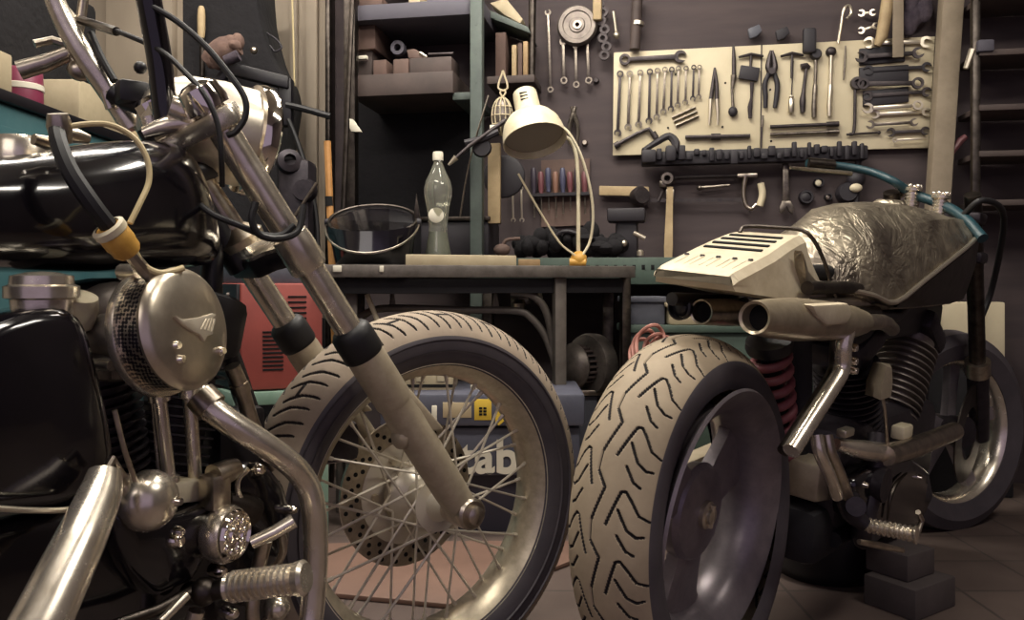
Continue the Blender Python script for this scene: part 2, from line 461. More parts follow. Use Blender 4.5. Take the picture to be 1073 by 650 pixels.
def spanner(name, L, w, ends='rj', m='tool_steel', tilt=.25, **k):
    mb = MB(); t = w*.42
    ro = w*.95
    if ends[0] == 'r': ring_y(mb, L-ro, ro, ro*.58, t*1.3)
    elif ends[0] == 'j': jaw(mb, L-ro, ro*1.05, t, tilt)
    if ends[1] == 'j': jaw(mb, ro, ro*1.1, t, math.pi-tilt)
    elif ends[1] == 'r': ring_y(mb, ro, ro, ro*.58, t*1.3)
    z0, z1 = ro*1.7, L-ro*1.8
    mb.hexa([V((x, y, z)) for z, ww in ((z0, w*.42), (z1, w*.36)) for x, y in ((-ww, -t/2), (ww, -t/2), (ww, t/2), (-ww, t/2))], bev=t*.2)
    return mb.build(name, M[m], origin=O0, **k)
def screwdriver(L, r, hm, label, group, hl=.42, shank='tool_steel', cat='screwdriver', flip=False, name='screwdriver'):
    """handle at the top (z near L)"""
    t = thing(name, label, cat, group=group)
    mb = MB(); h = L*hl
    mb.lathe((0, 0, L-h), UP, [(0, 0), (r*.7, 0), (r*.8, h*.06), (r*.62, h*.14), (r*.95, h*.3), (r, h*.6), (r*.95, h*.9), (r*.6, h), (0, h)], 12)
    mb.build('handle', M[hm], t)
    mb = MB(); mb.tube([(0, 0, 0), (0, 0, .012), (0, 0, L-h)], [r*.3, r*.22, r*.24], 8); mb.build('shank', M[shank], t)
    return t
# ---------------------------------------------------------------- tool board
pts = [WP(643, 55, .03), WP(980, 38, .03), WP(973, 155, .03), WP(642, 163, .03)]
bd = MB(); bd.prism(pts, -WN*.012, bev=.002)
board = bd.build('tool_board', M['board_white'], label='white tool board covered with rows of spanners on the back wall', cat='tool board')
mb = MB(); mb.tube([WP(798, 47, .031), WP(797, 158, .031)], .0025, 6); mb.build('seam', M['tool_dark'], board)
mb = MB()
for x, y in ((760, 87), (808, 148), (708, 78), (807, 94), (700, 134), (757, 133)):
    p = WP(x, y, .031); mb.lathe(p-WN*.001, WN, [(0, .003), (.004, .003), (.004, 0)], 8)
mb.build('peg_hole', M['hole'], board)
G1 = 'small combination spanners hung in a graded row on the white board'
OFFB = .042
# big horizontal spanner along the top
o = spanner('combination_spanner', (WP(716, 60, OFFB)-WP(646, 64, OFFB)).length, .022, 'rj', 'tool_dark', label='big dark combination spanner lying flat along the top left of the white board', cat='spanner')
hang(o, WP(719, 59, OFFB), WP(645, 63, OFFB))
ranks = ['tallest, leftmost', 'second from the left', 'third from the left', 'fourth from the left', 'fifth from the left', 'sixth from the left', 'fifth from the right', 'fourth from the right', 'third from the right', 'second from the right', 'shortest, rightmost']
tops = [(650, 74), (660, 74), (671, 73), (681, 72), (689, 71), (697, 70), (704, 70), (711, 69), (719, 69), (727, 68), (733, 68)]
bots = [(647, 143), (658, 137), (669, 134), (680, 130), (688, 126), (695, 120), (703, 117), (710, 113), (718, 110), (726, 106), (732, 104)]
for i, (t, b) in enumerate(zip(tops, bots)):
    p0, p1 = WP(b[0], b[1], OFFB), WP(t[0], t[1], OFFB)
    o = spanner('combination_spanner', (p1-p0).length, .0135-.0004*i, 'rj', 'tool_steel' if i % 3 else 'tool_dark',
                label=f'slim combination spanner in the graded row on the board, {ranks[i]}', cat='spanner', group=G1)
    hang(o, p0, p1)
# cranked L spanner, three hex bars
def lbar(name, pts, r, m, label, cat, seg=8, **k):
    mb = MB(); mb.tube(pts, r, seg, smooth=4); return mb.build(name, M[m], label=label, cat=cat, **k)
t = thing('cranked_wrench', 'cranked socket wrench lying slantwise in the lower left corner of the white board', 'wrench', WP(666, 145, OFFB))
mb = MB(); mb.tube([WP(646, 152, OFFB), WP(668, 140, OFFB), WP(680, 135, OFFB), WP(686, 143, OFFB)], .0075, 8); mb.build('shaft', M['tool_dark'], t)
mb = MB(); mb.cyl(WP(644, 153.5, OFFB), WP(649, 150.5, OFFB), .0125); mb.build('socket', M['tool_dark'], t)
mb = MB(); mb.cyl(WP(684, 139, OFFB), WP(687.5, 145, OFFB), .0115); mb.build('socket', M['tool_dark'], t)
for i, w in enumerate(('topmost', 'middle', 'lowest')):
    mb = MB(); mb.tube([WP(704+i*2, 123.5+i*4.3, OFFB-.004), WP(729+i*1.5, 112.5+i*4.5, OFFB-.004)], .0055, 6)
    mb.build('steel_bar', M['steel'], label=f'short pale steel bar slanting beside the graded spanners, {w} of three', cat='bar', group='three short steel bars on the white board')
# dark clamp lump hanging over the lower left edge
t = thing('hand_clamp', 'black hand clamp with curved jaw hanging over the lower left board edge', 'clamp', WP(696, 152, .05))
mb = MB(); mb.tube([WP(674, 158, .105), WP(690, 148, .09), WP(701, 143, .08), WP(708, 150, .09), WP(707, 160, .105)], [.01, .012, .014, .016, .014], 8, smooth=4); mb.build('jaw', M['tool_black'], t)
mb = MB(); mb.box(WP(680, 164, .11), (.055, .03, .05), WAX, bev=.01); mb.build('body', M['tool_black'], t)
mb = MB(); mb.box(WP(703, 161, .115), (.04, .03, .06), WAX, bev=.012); mb.build('handle', M['tool_black'], t)
# flat bar with centre boss (tap wrench)
t = thing('tap_wrench', 'straight dark tap wrench lying level low on the white board', 'tap wrench', WP(752, 143, OFFB))
mb = MB(); mb.tube([WP(718, 144, OFFB), WP(748, 143.4, OFFB), WP(786, 142.6, OFFB)], [.008, .0075, .008], 8); mb.build('bar', M['tool_dark'], t)
mb = MB(); mb.cyl(WP(745, 143.5, OFFB), WP(755, 143.3, OFFB), .0125); mb.build('boss', M['tool_dark'], t)
# dividers / long nosed snips
t = thing('dividers', 'pointed steel dividers with pale handles standing closed on the white board', 'dividers', WP(748, 105, OFFB))
for s_ in (-1, 1):
    mb = MB(); mb.tube([WP(749, 71, OFFB), WP(749+s_*2.2, 90, OFFB), WP(748+s_*3.2, 104, OFFB)], [.004, .007, .008], 8); mb.build('blade', M['tool_dark'], t)
    mb = MB(); mb.tube([WP(748+s_*3.2, 104, OFFB), WP(748+s_*4, 118, OFFB), WP(747.5+s_*4.5, 131, OFFB)], [.008, .0065, .004], 8); mb.build('handle', M['tool_bright'], t)
# small drill / scriber
t = thing('hand_drill', 'thin dark hand drill hanging point up on the white board', 'hand drill', WP(768, 100, OFFB))
mb = MB(); mb.tube([WP(768.5, 47, OFFB), WP(769, 62, OFFB), WP(769, 80, OFFB)], [.004, .0075, .008], 8); mb.build('chuck', M['tool_dark'], t)
mb = MB(); mb.tube([WP(769, 79, OFFB), WP(767, 95, OFFB), WP(768, 112, OFFB)], [.012, .005, .006], 8); mb.build('shaft', M['tool_steel'], t)
mb = MB(); mb.ball(WP(768, 117, OFFB), (.017, .012, .02), WAX, 12); mb.build('handle', M['tool_black'], t)
# flat brush
t = thing('paint_brush', 'flat brush with dark square bristles hanging on the white board', 'brush', WP(786, 100, OFFB))
mb = MB(); mb.box(WP(785, 77, OFFB), (.07, .014, .05), (WD*.98-UP*.2, WN, UP*.98+WD*.2), bev=.003); mb.build('bristles', M['tool_black'], t)
mb = MB(); mb.tube([WP(788, 86, OFFB), WP(787.5, 102, OFFB), WP(786, 112, OFFB), WP(786, 124, OFFB)], [.008, .005, .009, .007], 8, smooth=3); mb.build('handle', M['leather'], t)
# T handles
for (x0, x1, yb, yt, lab) in ((774, 800, 70, 58, 'small dark T handle key hanging above the flat brush'), (818, 842, 82, 57, 'dark T handle key right of the pliers with its crossbar level')):
    t = thing('t_handle_key', lab, 'T handle', WP((x0+x1)/2, yb, OFFB))
    mb = MB(); mb.tube([WP(x0, yt+2, OFFB), WP((x0+x1)/2, yt-1, OFFB), WP(x1, yt+1, OFFB)], [.0045, .007, .0045], 8); mb.build('crossbar', M['tool_dark'], t)
    mb = MB(); mb.tube([WP((x0+x1)/2, yt, OFFB), WP((x0+x1)/2-.5, yb, OFFB)], .005, 8); mb.build('shaft', M['tool_dark'], t)
# pliers
t = thing('pliers', 'large dark pliers hanging jaws up in the middle of the white board', 'pliers', WP(808, 90, OFFB))
mb = MB()
for s_ in (-1, 1):
    mb.tube([WP(808.5+s_*.8, 53, OFFB), WP(808.5+s_*2.5, 62, OFFB), WP(808.5+s_*3.4, 71, OFFB), WP(808.5, 78, OFFB)], [.004, .009, .012, .011], 8, smooth=3)
mb.lathe(WP(808.5, 75, OFFB)-WN*.012, WN, [(0, .026), (.012, .026), (.014, 0)], 14)
mb.build('jaws', M['tool_dark'], t)
for s_ in (-1, 1):
    mb = MB(); mb.tube([WP(808.5+s_*3, 77, OFFB), WP(808+s_*6.5, 88, OFFB), WP(808+s_*6, 100, OFFB), WP(807+s_*5, 113, OFFB)], [.008, .0095, .0095, .008], 10, smooth=3); mb.build('handle', M['tool_black'], t)
# screwdriver with pale handle under the T key
o = screwdriver((WP(830, 66, OFFB)-WP(829, 121, OFFB)).length, .011, 'tool_bright', 'thin screwdriver with pale handle hanging handle down beside the hammer', None, .34, 'tool_dark')
hang(o, WP(831, 64, OFFB), WP(828.5, 121, OFFB))
# small hammer
t = thing('hammer', 'small dark hammer with bent head hanging on the white board right of the pliers', 'hammer', WP(842, 95, OFFB))
mb = MB(); mb.tube([WP(839, 70, OFFB), WP(845, 69, OFFB), WP(849, 71, OFFB)], [.01, .012, .006], 8); mb.build('head', M['tool_dark'], t)
mb = MB(); mb.tube([WP(845, 71, OFFB), WP(842, 95, OFFB), WP(841, 106, OFFB), WP(841, 118, OFFB)], [.006, .007, .012, .009], 8, smooth=3); mb.build('handle', M['tool_dark'], t)
# dark gadget crossing the upper board edge
t = thing('punch_tool', 'dark heavy punch hanging over the top edge of the white board', 'punch', WP(851, 60, .05))
mb = MB(); mb.box(WP(848, 43, .055), (.045, .03, .09), WAX, bev=.008); mb.build('body', M['tool_black'], t)
mb = MB(); mb.lathe(WP(855, 57, .045), WN, [(0, .014), (.016, .014), (.02, .006), (.02, -.01)], 14); mb.build('knob', M['tool_black'], t)
# two ratchets
for (xt, yt, xb, yb, m, lab) in ((855, 58, 853, 123, 'tool_steel', 'long ratchet with dark head, left of the pair of ratchets on the white board'), (871, 56, 869, 122, 'tool_bright', 'bright ratchet wrench with round head, right of the pair of ratchets')):
    t = thing('ratchet', lab, 'ratchet', WP(xb, yb, OFFB), 'pair of ratchets on the white board')
    mb = MB(); mb.lathe(WP(xt, yt-2, OFFB)-WN*.01, WN, [(0, .022), (.009, .022), (.015, .018), (.018, .01), (.018, 0)], 18); mb.build('head', M['tool_dark'], t)
    mb = MB(); mb.tube([WP(xt, yt+2, OFFB), WP(xt-.8, 90, OFFB)], [.007, .0055], 10); mb.build('shaft', M[m], t)
    mb = MB(); mb.tube([WP(xt-.8, 89, OFFB), WP(xt-.9, 93, OFFB), WP(xb+.3, 104, OFFB), WP(xb, 113, OFFB), WP(xb, yb, OFFB)], [.0075, .009, .008, .0095, .0085], 10); mb.build('grip', M[m], t)
for y0, y1, w in ((133, 130, 'upper, darker'), (141, 138, 'lower, brighter')):
    t = thing('extension_bar', f'socket extension bar lying level low on the white board, {w} of the two', 'extension bar', WP(845, y0, OFFB), 'two extension bars on the white board')
    m = 'tool_dark' if y0 < 138 else 'tool_steel'
    mb = MB(); mb.tube([WP(807, y0, OFFB), WP(868, y1+.3, OFFB)], .0065, 10); mb.build('rod', M[m], t)
    mb = MB(); mb.tube([WP(866, y1+.4, OFFB), WP(879, y1-.2, OFFB)], .0095, 10); mb.build('socket_end', M[m], t)
t = thing('pin_punch', 'slim dark pin punch standing upright over the board seam', 'punch', WP(798, 140, .05))
mb = MB(); mb.tube([WP(799, 121, .046), WP(798.5, 133, .046)], .0055, 8); mb.build('grip', M['tool_steel'], t)
mb = MB(); mb.tube([WP(798.5, 133, .046), WP(797.5, 155, .046)], .0038, 8); mb.build('pin', M['tool_dark'], t)
# angled socket wrench with big ring at top
t = thing('socket_wrench', 'L shaped socket wrench with round top and short foot on the white board', 'wrench', WP(896, 120, OFFB))
mb = MB(); mb.tube([WP(896, 94, OFFB), WP(895, 136, OFFB), WP(890, 141, OFFB)], .006, 8, smooth=4); mb.build('shaft', M['tool_dark'], t)
mb = MB(); mb.lathe(WP(898, 87.5, OFFB)-WN*.012, WN, [(.022, 0), (.024, .012), (.022, .026), (.012, .026), (.01, .012), (0, .012)], 18); mb.build('socket', M['tool_dark'], t)
mb = MB(); mb.tube([WP(887, 141, OFFB), WP(920, 139, OFFB)], .004, 8); mb.ball(WP(921, 139, OFFB), .007, seg=10)
mb.build('sliding_bar', M['tool_dark'], label='thin sliding bar lying level beneath the L shaped socket wrench', cat='bar')
mb = MB(); mb.tube([WP(886, 48, OFFB), WP(885, 70, OFFB), WP(884, 84, OFFB)], [.003, .0045, .003], 8); mb.build('scriber', M['tool_steel'], label='thin steel scriber upright at the left of the stacked open spanners', cat='scriber')
# stacked open-ended spanners at the right
G2 = 'open spanners stacked level on the right of the white board'
stack = [
 ((905, 45), (976, 44), .020, 'jj', 'tool_bright', 'top spanner with a wide bright right jaw'),
 ((897, 60), (968, 55), .020, 'jj', 'tool_dark', 'second from top, dark shaft and bright jaw'),
 ((905, 74), (976, 70), .017, 'jj', 'tool_black', 'third from the top, black shafted'),
 ((898, 88), (968, 87), .021, 'rr', 'tool_dark', 'ring spanner with thick dark right ring'),
 ((904, 101), (976, 96), .017, 'jj', 'tool_dark', 'fifth from the top, dark with a pale right jaw'),
 ((904, 114), (967, 110), .018, 'rj', 'tool_bright', 'bright spanner with round left end'),
 ((912, 120), (975, 117), .0155, 'jj', 'tool_bright', 'bright, just beneath the round ended one'),
 ((908, 131), (962, 128), .014, 'jj', 'tool_steel', 'third from the bottom, plain steel'),
 ((929, 139), (974, 137), .015, 'jj', 'tool_dark', 'short dark spanner near the bottom right corner'),
 ((935, 147), (976, 145), .009, 'jr', 'tool_bright', 'smallest one at the bottom right corner')]
for i, (a, b, w, e, m, lab) in enumerate(stack):
    off = OFFB+(.012 if i % 2 else 0)
    p0, p1 = WP(a[0], a[1], off), WP(b[0], b[1], off)
    o = spanner('open_spanner', (p1-p0).length, w, e, m, tilt=.35 if i % 2 else -.3, label='spanner stacked on the board: '+lab, cat='spanner', group=G2)
    hang(o, p0, p1)
# dark shafts between them: folded black cloth sleeves
for i, (x0, y0, x1, y1, h, w) in enumerate(((900, 60, 948, 56, .06, 'upper'), (900, 80, 952, 77, .062, 'middle'), (904, 104, 952, 99, .056, 'lower'))):
    p0, p1 = WP(x0, y0, .035), WP(x1, y1, .035); d = (p1-p0)
    mb = MB(); mb.box((p0+p1)/2, (d.length, .012, h), (d, WN, UP), bev=.004)
    mb.build('spanner_holder', M['tool_black'], label=f'black strip holder behind the stacked spanners, {w} of three', cat='holder', group='black strips behind the stacked spanners')
# rough wooden stick and strap hanging over the right half of the board
o = MB(); o.tube([WP(931, -8, .075), WP(928, 15, .075), WP(924, 38, .075), WP(919, 48, .07)], [.02, .021, .02, .012], 10); o.build('wooden_stick', M['wood_pale'], label='pale worn wooden stick hanging above the stacked spanners', cat='stick')
mb = MB(); mb.box(WP(941, 20, .085), (.036, .01, .27), (WD, WN, UP), bev=.003); mb.build('leather_strap', M['post_wood'], label='flat tan strap hanging beside the pale wooden stick', cat='strap')
mb = MB(); mb.tube([WP(878, 46, .05), WP(881, 28, .05), WP(884, 10, .05), WP(890, 6, .05), WP(892, 14, .05), WP(887, 20, .05)], .0055, 8, smooth=4); mb.build('wire_hook', M['tool_bright'], label='bent bright wire hook standing above the white board', cat='hook')
for a, b, lab in (((899, 14), (918, 13), 'short bright open spanner hanging highest above the white board, left of the wooden stick'), ((899, 33), (921, 26), 'small bright open spanner just above the board edge, left of the wooden stick')):
    p0, p1 = WP(*a, .03), WP(*b, .03); o = spanner('open_spanner', (p1-p0).length, .012, 'jj', 'tool_bright', label=lab, cat='spanner'); hang(o, p0, p1)
t = thing('rag', 'dark crumpled rag hanging right of the tan strap above the board', 'rag', WP(962, 20, .06))
mb = MB(); rnd = random.Random(3)
for i in range(7): mb.ball(WP(958+rnd.uniform(-6, 10), 8+rnd.uniform(-16, 22), .05), (.03, .02, .05), WAX, 10)
mb.build('cloth', M['cloth_rag'], t)
# small things clipped to the upper board edge
for i, (x, y, lab) in enumerate(((791, 36, 'blue grey plastic clip above the flat brush'), (820, 38, 'dark small bracket above the pliers'))):
    mb = MB(); mb.prism([WP(x-6, y+6, .02), WP(x-8, y-4, .02), WP(x+4, y-9, .02), WP(x+7, y-2, .02), WP(x+1, y+4, .02)], WN*.02, bev=.003)
    mb.build('wall_clip', M['crate_blue'] if i == 0 else M['tool_black'], label=lab, cat='clip')
# dark tool rail under the board
t = thing('tool_rail', 'long black tool rail crowded with small tools beneath the white board', 'tool rail', WP(790, 170, .06))
mb = MB(); p0, p1 = WP(672, 164, .062), WP(908, 157, .062); d = p1-p0; mb.box((p0+p1)/2-UP*.012, (d.length, .05, .05), (d, WN, UP), bev=.006); mb.build('rail', M['tool_black'], t)
mb = MB(); rnd = random.Random(11)
for i in range(30):
    f = i/29; x = 675+f*228; y = 163-f*7+rnd.uniform(-2, 5)
    mb.box(WP(x, y, .092), (.012+rnd.random()*.014, .02, .02+rnd.random()*.035), WAX, bev=.004)
mb.build('socket_row', M['tool_black'], t)
G3 = 'tools hung on the brown wall below the white board'
# hacksaw
t = thing('hacksaw', 'hacksaw with pale grip and dark frame hanging level on the brown wall', 'hacksaw', WP(740, 200, .03), G3)
mb = MB(); mb.tube([WP(690, 211, .035), WP(700, 188, .035), WP(712, 186, .035), WP(785, 184, .035)], .006, 8); mb.build('frame', M['tool_dark'], t)
mb = MB(); p0, p1 = WP(676, 210, .035), WP(782, 209.5, .035); mb.box((p0+p1)/2, ((p1-p0).length, .003, .014), ((p1-p0), WN, UP)); mb.build('blade', M['tool_dark'], t)
mb = MB(); mb.tube([WP(781, 185, .035), WP(779, 200, .035), WP(781, 214, .035), WP(787, 219, .035), WP(793, 214, .035)], [.011, .007, .007, .008, .007], 10, smooth=4)
mb.box(WP(783, 184, .035), (.072, .02, .016), WAX, bev=.004); mb.build('handle', M['steel'], t)
mb = MB(); mb.tube([WP(797, 192, .035), WP(799, 204, .035), WP(796, 216, .035)], .013, 10, smooth=4); mb.build('grip', M['board_white'], t)
# hammer with wood handle
t = thing('hammer', 'hammer with long pale wooden handle hanging upright on the brown wall', 'hammer', WP(700, 240, .04), G3)
mb = MB(); mb.lathe(WP(699, 188, .035)-WN*.0, WN, [(.01, 0), (.024, 0), (.026, .02), (.022, .035), (.012, .035), (.01, .03)], 16, closed=True); mb.box(WP(695, 193, .05), (.03, .03, .03), WAX, bev=.008); mb.build('head', M['tool_steel'], t)
mb = MB(); mb.box(WP(702, 204, .05), (.03, .014, .04), WAX, bev=.004); mb.build('socket', M['steel'], t)
mb = MB(); p0, p1 = WP(702, 196, .05), WP(700, 274, .05)
mb.loft([[c+WD*(x*w)+WN*(y*.009) for x, y in ((-1, -1), (1, -1), (1, 1), (-1, 1))] for c, w in ((p0, .011), (p0.lerp(p1, .4), .013), (p0.lerp(p1, .8), .016), (p1, .014))]); mb.build('handle', M['wood_pale'], t)
mb = MB(); mb.tube([WP(731, 197, .03), WP(745, 196, .03), WP(765, 194, .03)], [.008, .006, .005], 8); mb.ball(WP(733, 197, .03), .011, seg=10)
mb.build('file', M['tool_steel'], label='short grey file lying level inside the hacksaw frame', cat='file', group=G3)
# adjustable spanner
t = thing('adjustable_spanner', 'steel adjustable spanner hanging jaw down on the brown wall', 'spanner', WP(823, 200, .03), G3)
mb = MB(); p0, p1 = WP(823, 168, .035), WP(823.5, 214, .035)
mb.hexa([c+WD*(x*w)+WN*(y*.007) for c, w in ((p1, .013), (p0, .0095)) for x, y in ((-1, -1), (1, -1), (1, 1), (-1, 1))], bev=.003); mb.build('shaft', M['tool_steel'], t)
mb = MB(); mb.prism([WP(x, y, .028) for x, y in ((819, 211), (828, 211), (832, 219), (830, 225), (826, 222), (824, 217), (821, 222), (817, 224), (816, 218))], WN*.016, bev=.002); mb.build('jaw', M['tool_steel'], t)
# rolls and knobs
for (x, y, r, m1, m2, lab) in ((857, 192, .018, 'tool_black', 'white_paint', 'small black roll with pale centre, uppermost left of the tank'),
                        (867, 207, .013, 'tool_black', 'steel', 'smallest roll with grey centre between the two pale ones'),
                        (860, 228, .024, 'tool_black', 'white_paint', 'larger black ring with big pale centre just above the tank'),
                        (844, 207, .026, 'tool_black', 'tool_black', 'plain black round disc left of the pale knobs')):
    t = thing('tape_roll', lab, 'roll', WP(x, y, .02), 'round rolls on the brown wall')
    mb = MB(); mb.lathe(WP(x, y, 0), WN, [(0, .02), (r*.6, .02), (r*.65, .03), (r*.9, .03), (r, .024), (r, 0)], 20); mb.build('ring', M[m1], t)
    mb = MB(); mb.lathe(WP(x, y, .02), WN, [(0, .014), (r*.3, .014), (r*.6, .01), (r*.62, 0)], 16); mb.build('centre', M[m2], t)
mb = MB(); mb.lathe(WP(886, 203, .02), WN, [(0, .05), (.03, .05), (.036, .04), (.036, 0)], 18); mb.tube([WP(900, 160, .05), WP(898, 180, .05), WP(897, 215, .05)], .013, 8); mb.ball(WP(897, 188, .05), (.032, .03, .032), WAX, 14)
mb.build('clamp_tool', M['tool_black'], label='black screw clamp hanging from the rail behind the teal handlebar', cat='clamp')
mb = MB(); mb.ball(WP(897, 197, .075), (.022, .012, .016), WAX, 12); mb.build('lens_cap', M['white_paint'], label='pale round cap on the black screw clamp', cat='cap')
mb = MB(); p0, p1 = WP(628, 200, .03), WP(680, 201, .03); mb.box((p0+p1)/2, ((p1-p0).length, .02, .036), (p1-p0, WN, UP), bev=.003); mb.build('wood_board', M['wood_pale'], label='short pale wooden slat fixed level on the wall right of the lamp', cat='slat')
mb = MB(); mb.lathe(WP(667, 206, .03), WN+WD*.5, [(0, .05), (.03, .05), (.036, .035), (.03, 0)], 16); mb.build('cup', M['tool_dark'], label='grey round cup hanging at the end of the wooden slat', cat='cup')
# timber post leaning at the right of the board
pt, pb = WP(998, -20, .09), WP(982, 218, .09); d = pb-pt; pb2 = pt+d*((pt.z-.0)/(pt.z-pb.z))
mb = MB(); hw = .034
mb.hexa([c+WD*i*hw+WN*j*.03 for c in (pb2, pt) for i, j in ((-1, -1), (1, -1), (1, 1), (-1, 1))], bev=.004)
mb.build('timber_post', M['post_wood'], label='grey timber post leaning at the right edge of the white board', cat='post')
# dark tiers right of the post
t = thing('dark_rack', 'dark storage rack right of the leaning timber post', 'rack', WP(1040, 300, .1))
for y in (5, 62, 118, 165, 215):
    mb = MB(); p = WP(1058, y, .12); mb.box(p, (.26, .2, .02), WAX, bev=.003); mb.build('shelf', M['wood_dark'], t)
for x in (1022, 1092):
    mb = MB(); p = WP(x, 295, .2); mb.box((p.x, p.y, .9), (.025, .025, 1.8), WAX, bev=.003); mb.build('upright', M['dark_steel'], t)
mb = MB(); mb.tube([WP(1019, 52, .22), WP(1012, 72, .22)], [.012, .009], 8); mb.build('torch', M['tool_bright'], label='small bright metal torch hanging on the dark rack', cat='torch')
mb = MB(); mb.box(WP(1030, 50, .2), (.05, .06, .04), WAX, bev=.006); mb.build('carton', M['grey_box'], label='small grey carton on the dark rack beside the bright torch', cat='box')
mb = MB(); mb.tube([WP(994, 165, .1), WP(1006, 148, .1), WP(1012, 143, .1)], [.008, .012, .01], 8); mb.build('chisel', M['handle_red'], label='reddish handled chisel on the dark rack low beside the post', cat='chisel')

q = WP(1004, 300, .16)
mb = MB(); mb.box((q.x, q.y, .215), (.3, .12, .43), WAX, bev=.008); mb.build('dark_crate', M['black_matte'], label='dark crate on the floor behind the fork of the bare metal motorcycle', cat='crate')
mb = MB(); mb.box(V((q.x, q.y, .431+.105)), (.27, .06, .21), WAX, bev=.006); mb.build('pale_carton', M['board_white'], label='pale carton standing on the dark crate beneath the bare metal tank', cat='box')
# ---------------------------------------------------------------- wall left of the board: hanging things
GW = 'long steel tools hanging behind the desk lamp'
for i, (xt, yt, xb, yb, w, m, lab) in enumerate(((574, 10, 577, 97, .012, 'tool_steel', 'brightest and longest, just right of the lamp head'), (590, 40, 591, 88, .014, 'tool_steel', 'left of the three beneath the brake disc'), (603, 44, 604, 92, .013, 'tool_steel', 'middle of the three beneath the brake disc'), (615, 38, 617, 88, .014, 'tool_steel', 'right of the three beneath the brake disc'))):
    p0, p1 = WP(xb, yb, .03), WP(xt, yt, .03)
    o = spanner('combination_spanner', (p1-p0).length, w, 'jr', m, label='long spanner hanging on the wall, '+lab, cat='spanner', group=GW); hang(o, p0, p1)
t = thing('brake_disc', 'round grooved grey disc hanging high on the wall above the lamp', 'disc', WP(605, 27, .05))
mb = MB(); mb.lathe(WP(605, 27, .04), WN, [(.011, .018), (.028, .018), (.031, .012), (.052, .012), (.055, .017), (.07, .017), (.075, .01), (.078, .0), (.02, 0), (.011, .0)], 32, closed=True); mb.build('disc', M['engine_grey'], t)
mb = MB(); mb.lathe(WP(605, 26, .058), WN, [(.009, .0), (.016, 0), (.016, .006), (.009, .006)], 20, closed=True); mb.build('bush', M['steel'], t)
# bike chain
t = thing('drive_chain', 'old drive chain with big links hanging left of the board', 'chain', WP(632, 40, .04))
for i in range(7):
    c = WP(629+i*.9+(2 if i % 2 else -1), 4+i*9, .04)
    mb = MB(); mb.lathe(c-WN*.006, WN, [(.009, 0), (.019, 0), (.019, .012), (.009, .012)], 14, closed=True); mb.build('link', M['tool_dark'], t)
mb = MB(); mb.box(WP(626, 8, .06), (.034, .03, .1), WAX, bev=.008); mb.build('hose_clamp', M['wood_pale'], label='tan rubber handled tool hanging above the drive chain', cat='tool')
t = thing('pipe_piece', 'tan grey tube with a bright collar hanging above the board corner', 'pipe', WP(667, 30, .04))
mb = MB(); mb.cyl(WP(668, -6, .05), WP(665, 52, .05), .02); mb.build('tube', M['wood_dark'], t)
mb = MB(); mb.cyl(WP(668.5, 23, .05), WP(668, 27, .05), .0235); mb.build('collar', M['tool_bright'], t)
t = thing('pliers', 'old grey pliers hanging on the wall between the chain and the lamp', 'pliers', WP(600, 130, .03))
for s_ in (-1, 1):
    mb = MB(); mb.tube([WP(601-s_*2, 112, .03), WP(601+s_*1, 122, .03), WP(601+s_*4.5, 134, .03), WP(601+s_*3.5, 152, .03)], [.006, .01, .007, .006], 8, smooth=3); mb.build('handle', M['tool_steel'], t)
mb = MB(); mb.tube([WP(643, 12, .03), WP(646, 36, .03)], .006, 8); mb.ball(WP(646, 37, .035), .014, seg=10)
mb.build('bright_key', M['tool_bright'], label='small bright key like tool hanging beside the drive chain', cat='key')
for (x, y, lab) in ((625, 85, 'dark knob left of the board near the first spanner'), (613, 150, 'small pale screw head on the wall beneath the grey pliers')):
    mb = MB(); mb.lathe(WP(x, y, 0), WN, [(0, .02), (.008, .02), (.011, .012), (.011, 0)], 12); mb.build('wall_peg', M['tool_dark'] if y < 100 else M['steel'], label=lab, cat='peg')
# row of screwdrivers
t = thing('screwdriver_rack', 'brown wooden backing panel holding a row of screwdrivers behind the lamp', 'tool rack', WP(588, 200, .02))
mb = MB(); mb.prism([WP(567, 168, .012), WP(618, 166, .012), WP(618, 236, .012), WP(567, 238, .012)], -WN*.01); mb.build('panel', M['cardboard'], t)
mb = MB(); p0, p1 = WP(556, 205, .03), WP(620, 203, .03); mb.box((p0+p1)/2, ((p1-p0).length, .035, .012), (p1-p0, WN, UP)); mb.build('shelf', M['tool_black'], t)
cols = ['handle_dark', 'handle_red', 'handle_blue', 'handle_orange', 'handle_blue', 'handle_red', 'handle_dark', 'handle_red']
words = ['dark handled, leftmost', 'red handled, second from left', 'blue handled, third from left', 'orange brown handled', 'blue handled, in the middle right', 'red handled, third from right', 'dark handled, second from right', 'red handled, rightmost']
for i in range(8):
    x = 559+i*7.6; p0, p1 = WP(x+1, 228-(i % 3)*4, .03), WP(x, 176+(i % 2)*4, .03)
    o = screwdriver((p1-p0).length, .0115, cols[i], f'screwdriver in the row behind the lamp: {words[i]} of eight', 'screwdrivers in the row behind the lamp', .58); hang(o, p0, p1)
for i, (x, lab) in enumerate(((537, 'left'), (546, 'right'))):
    p0, p1 = WP(x+1, 233, .04), WP(x, 195, .04)
    o = spanner('combination_spanner', (p1-p0).length, .009, 'rj', 'tool_bright', label=f'small bright spanner under the lamp shade, {lab} of the two', cat='spanner', group='two bright spanners under the lamp shade'); hang(o, p0, p1)
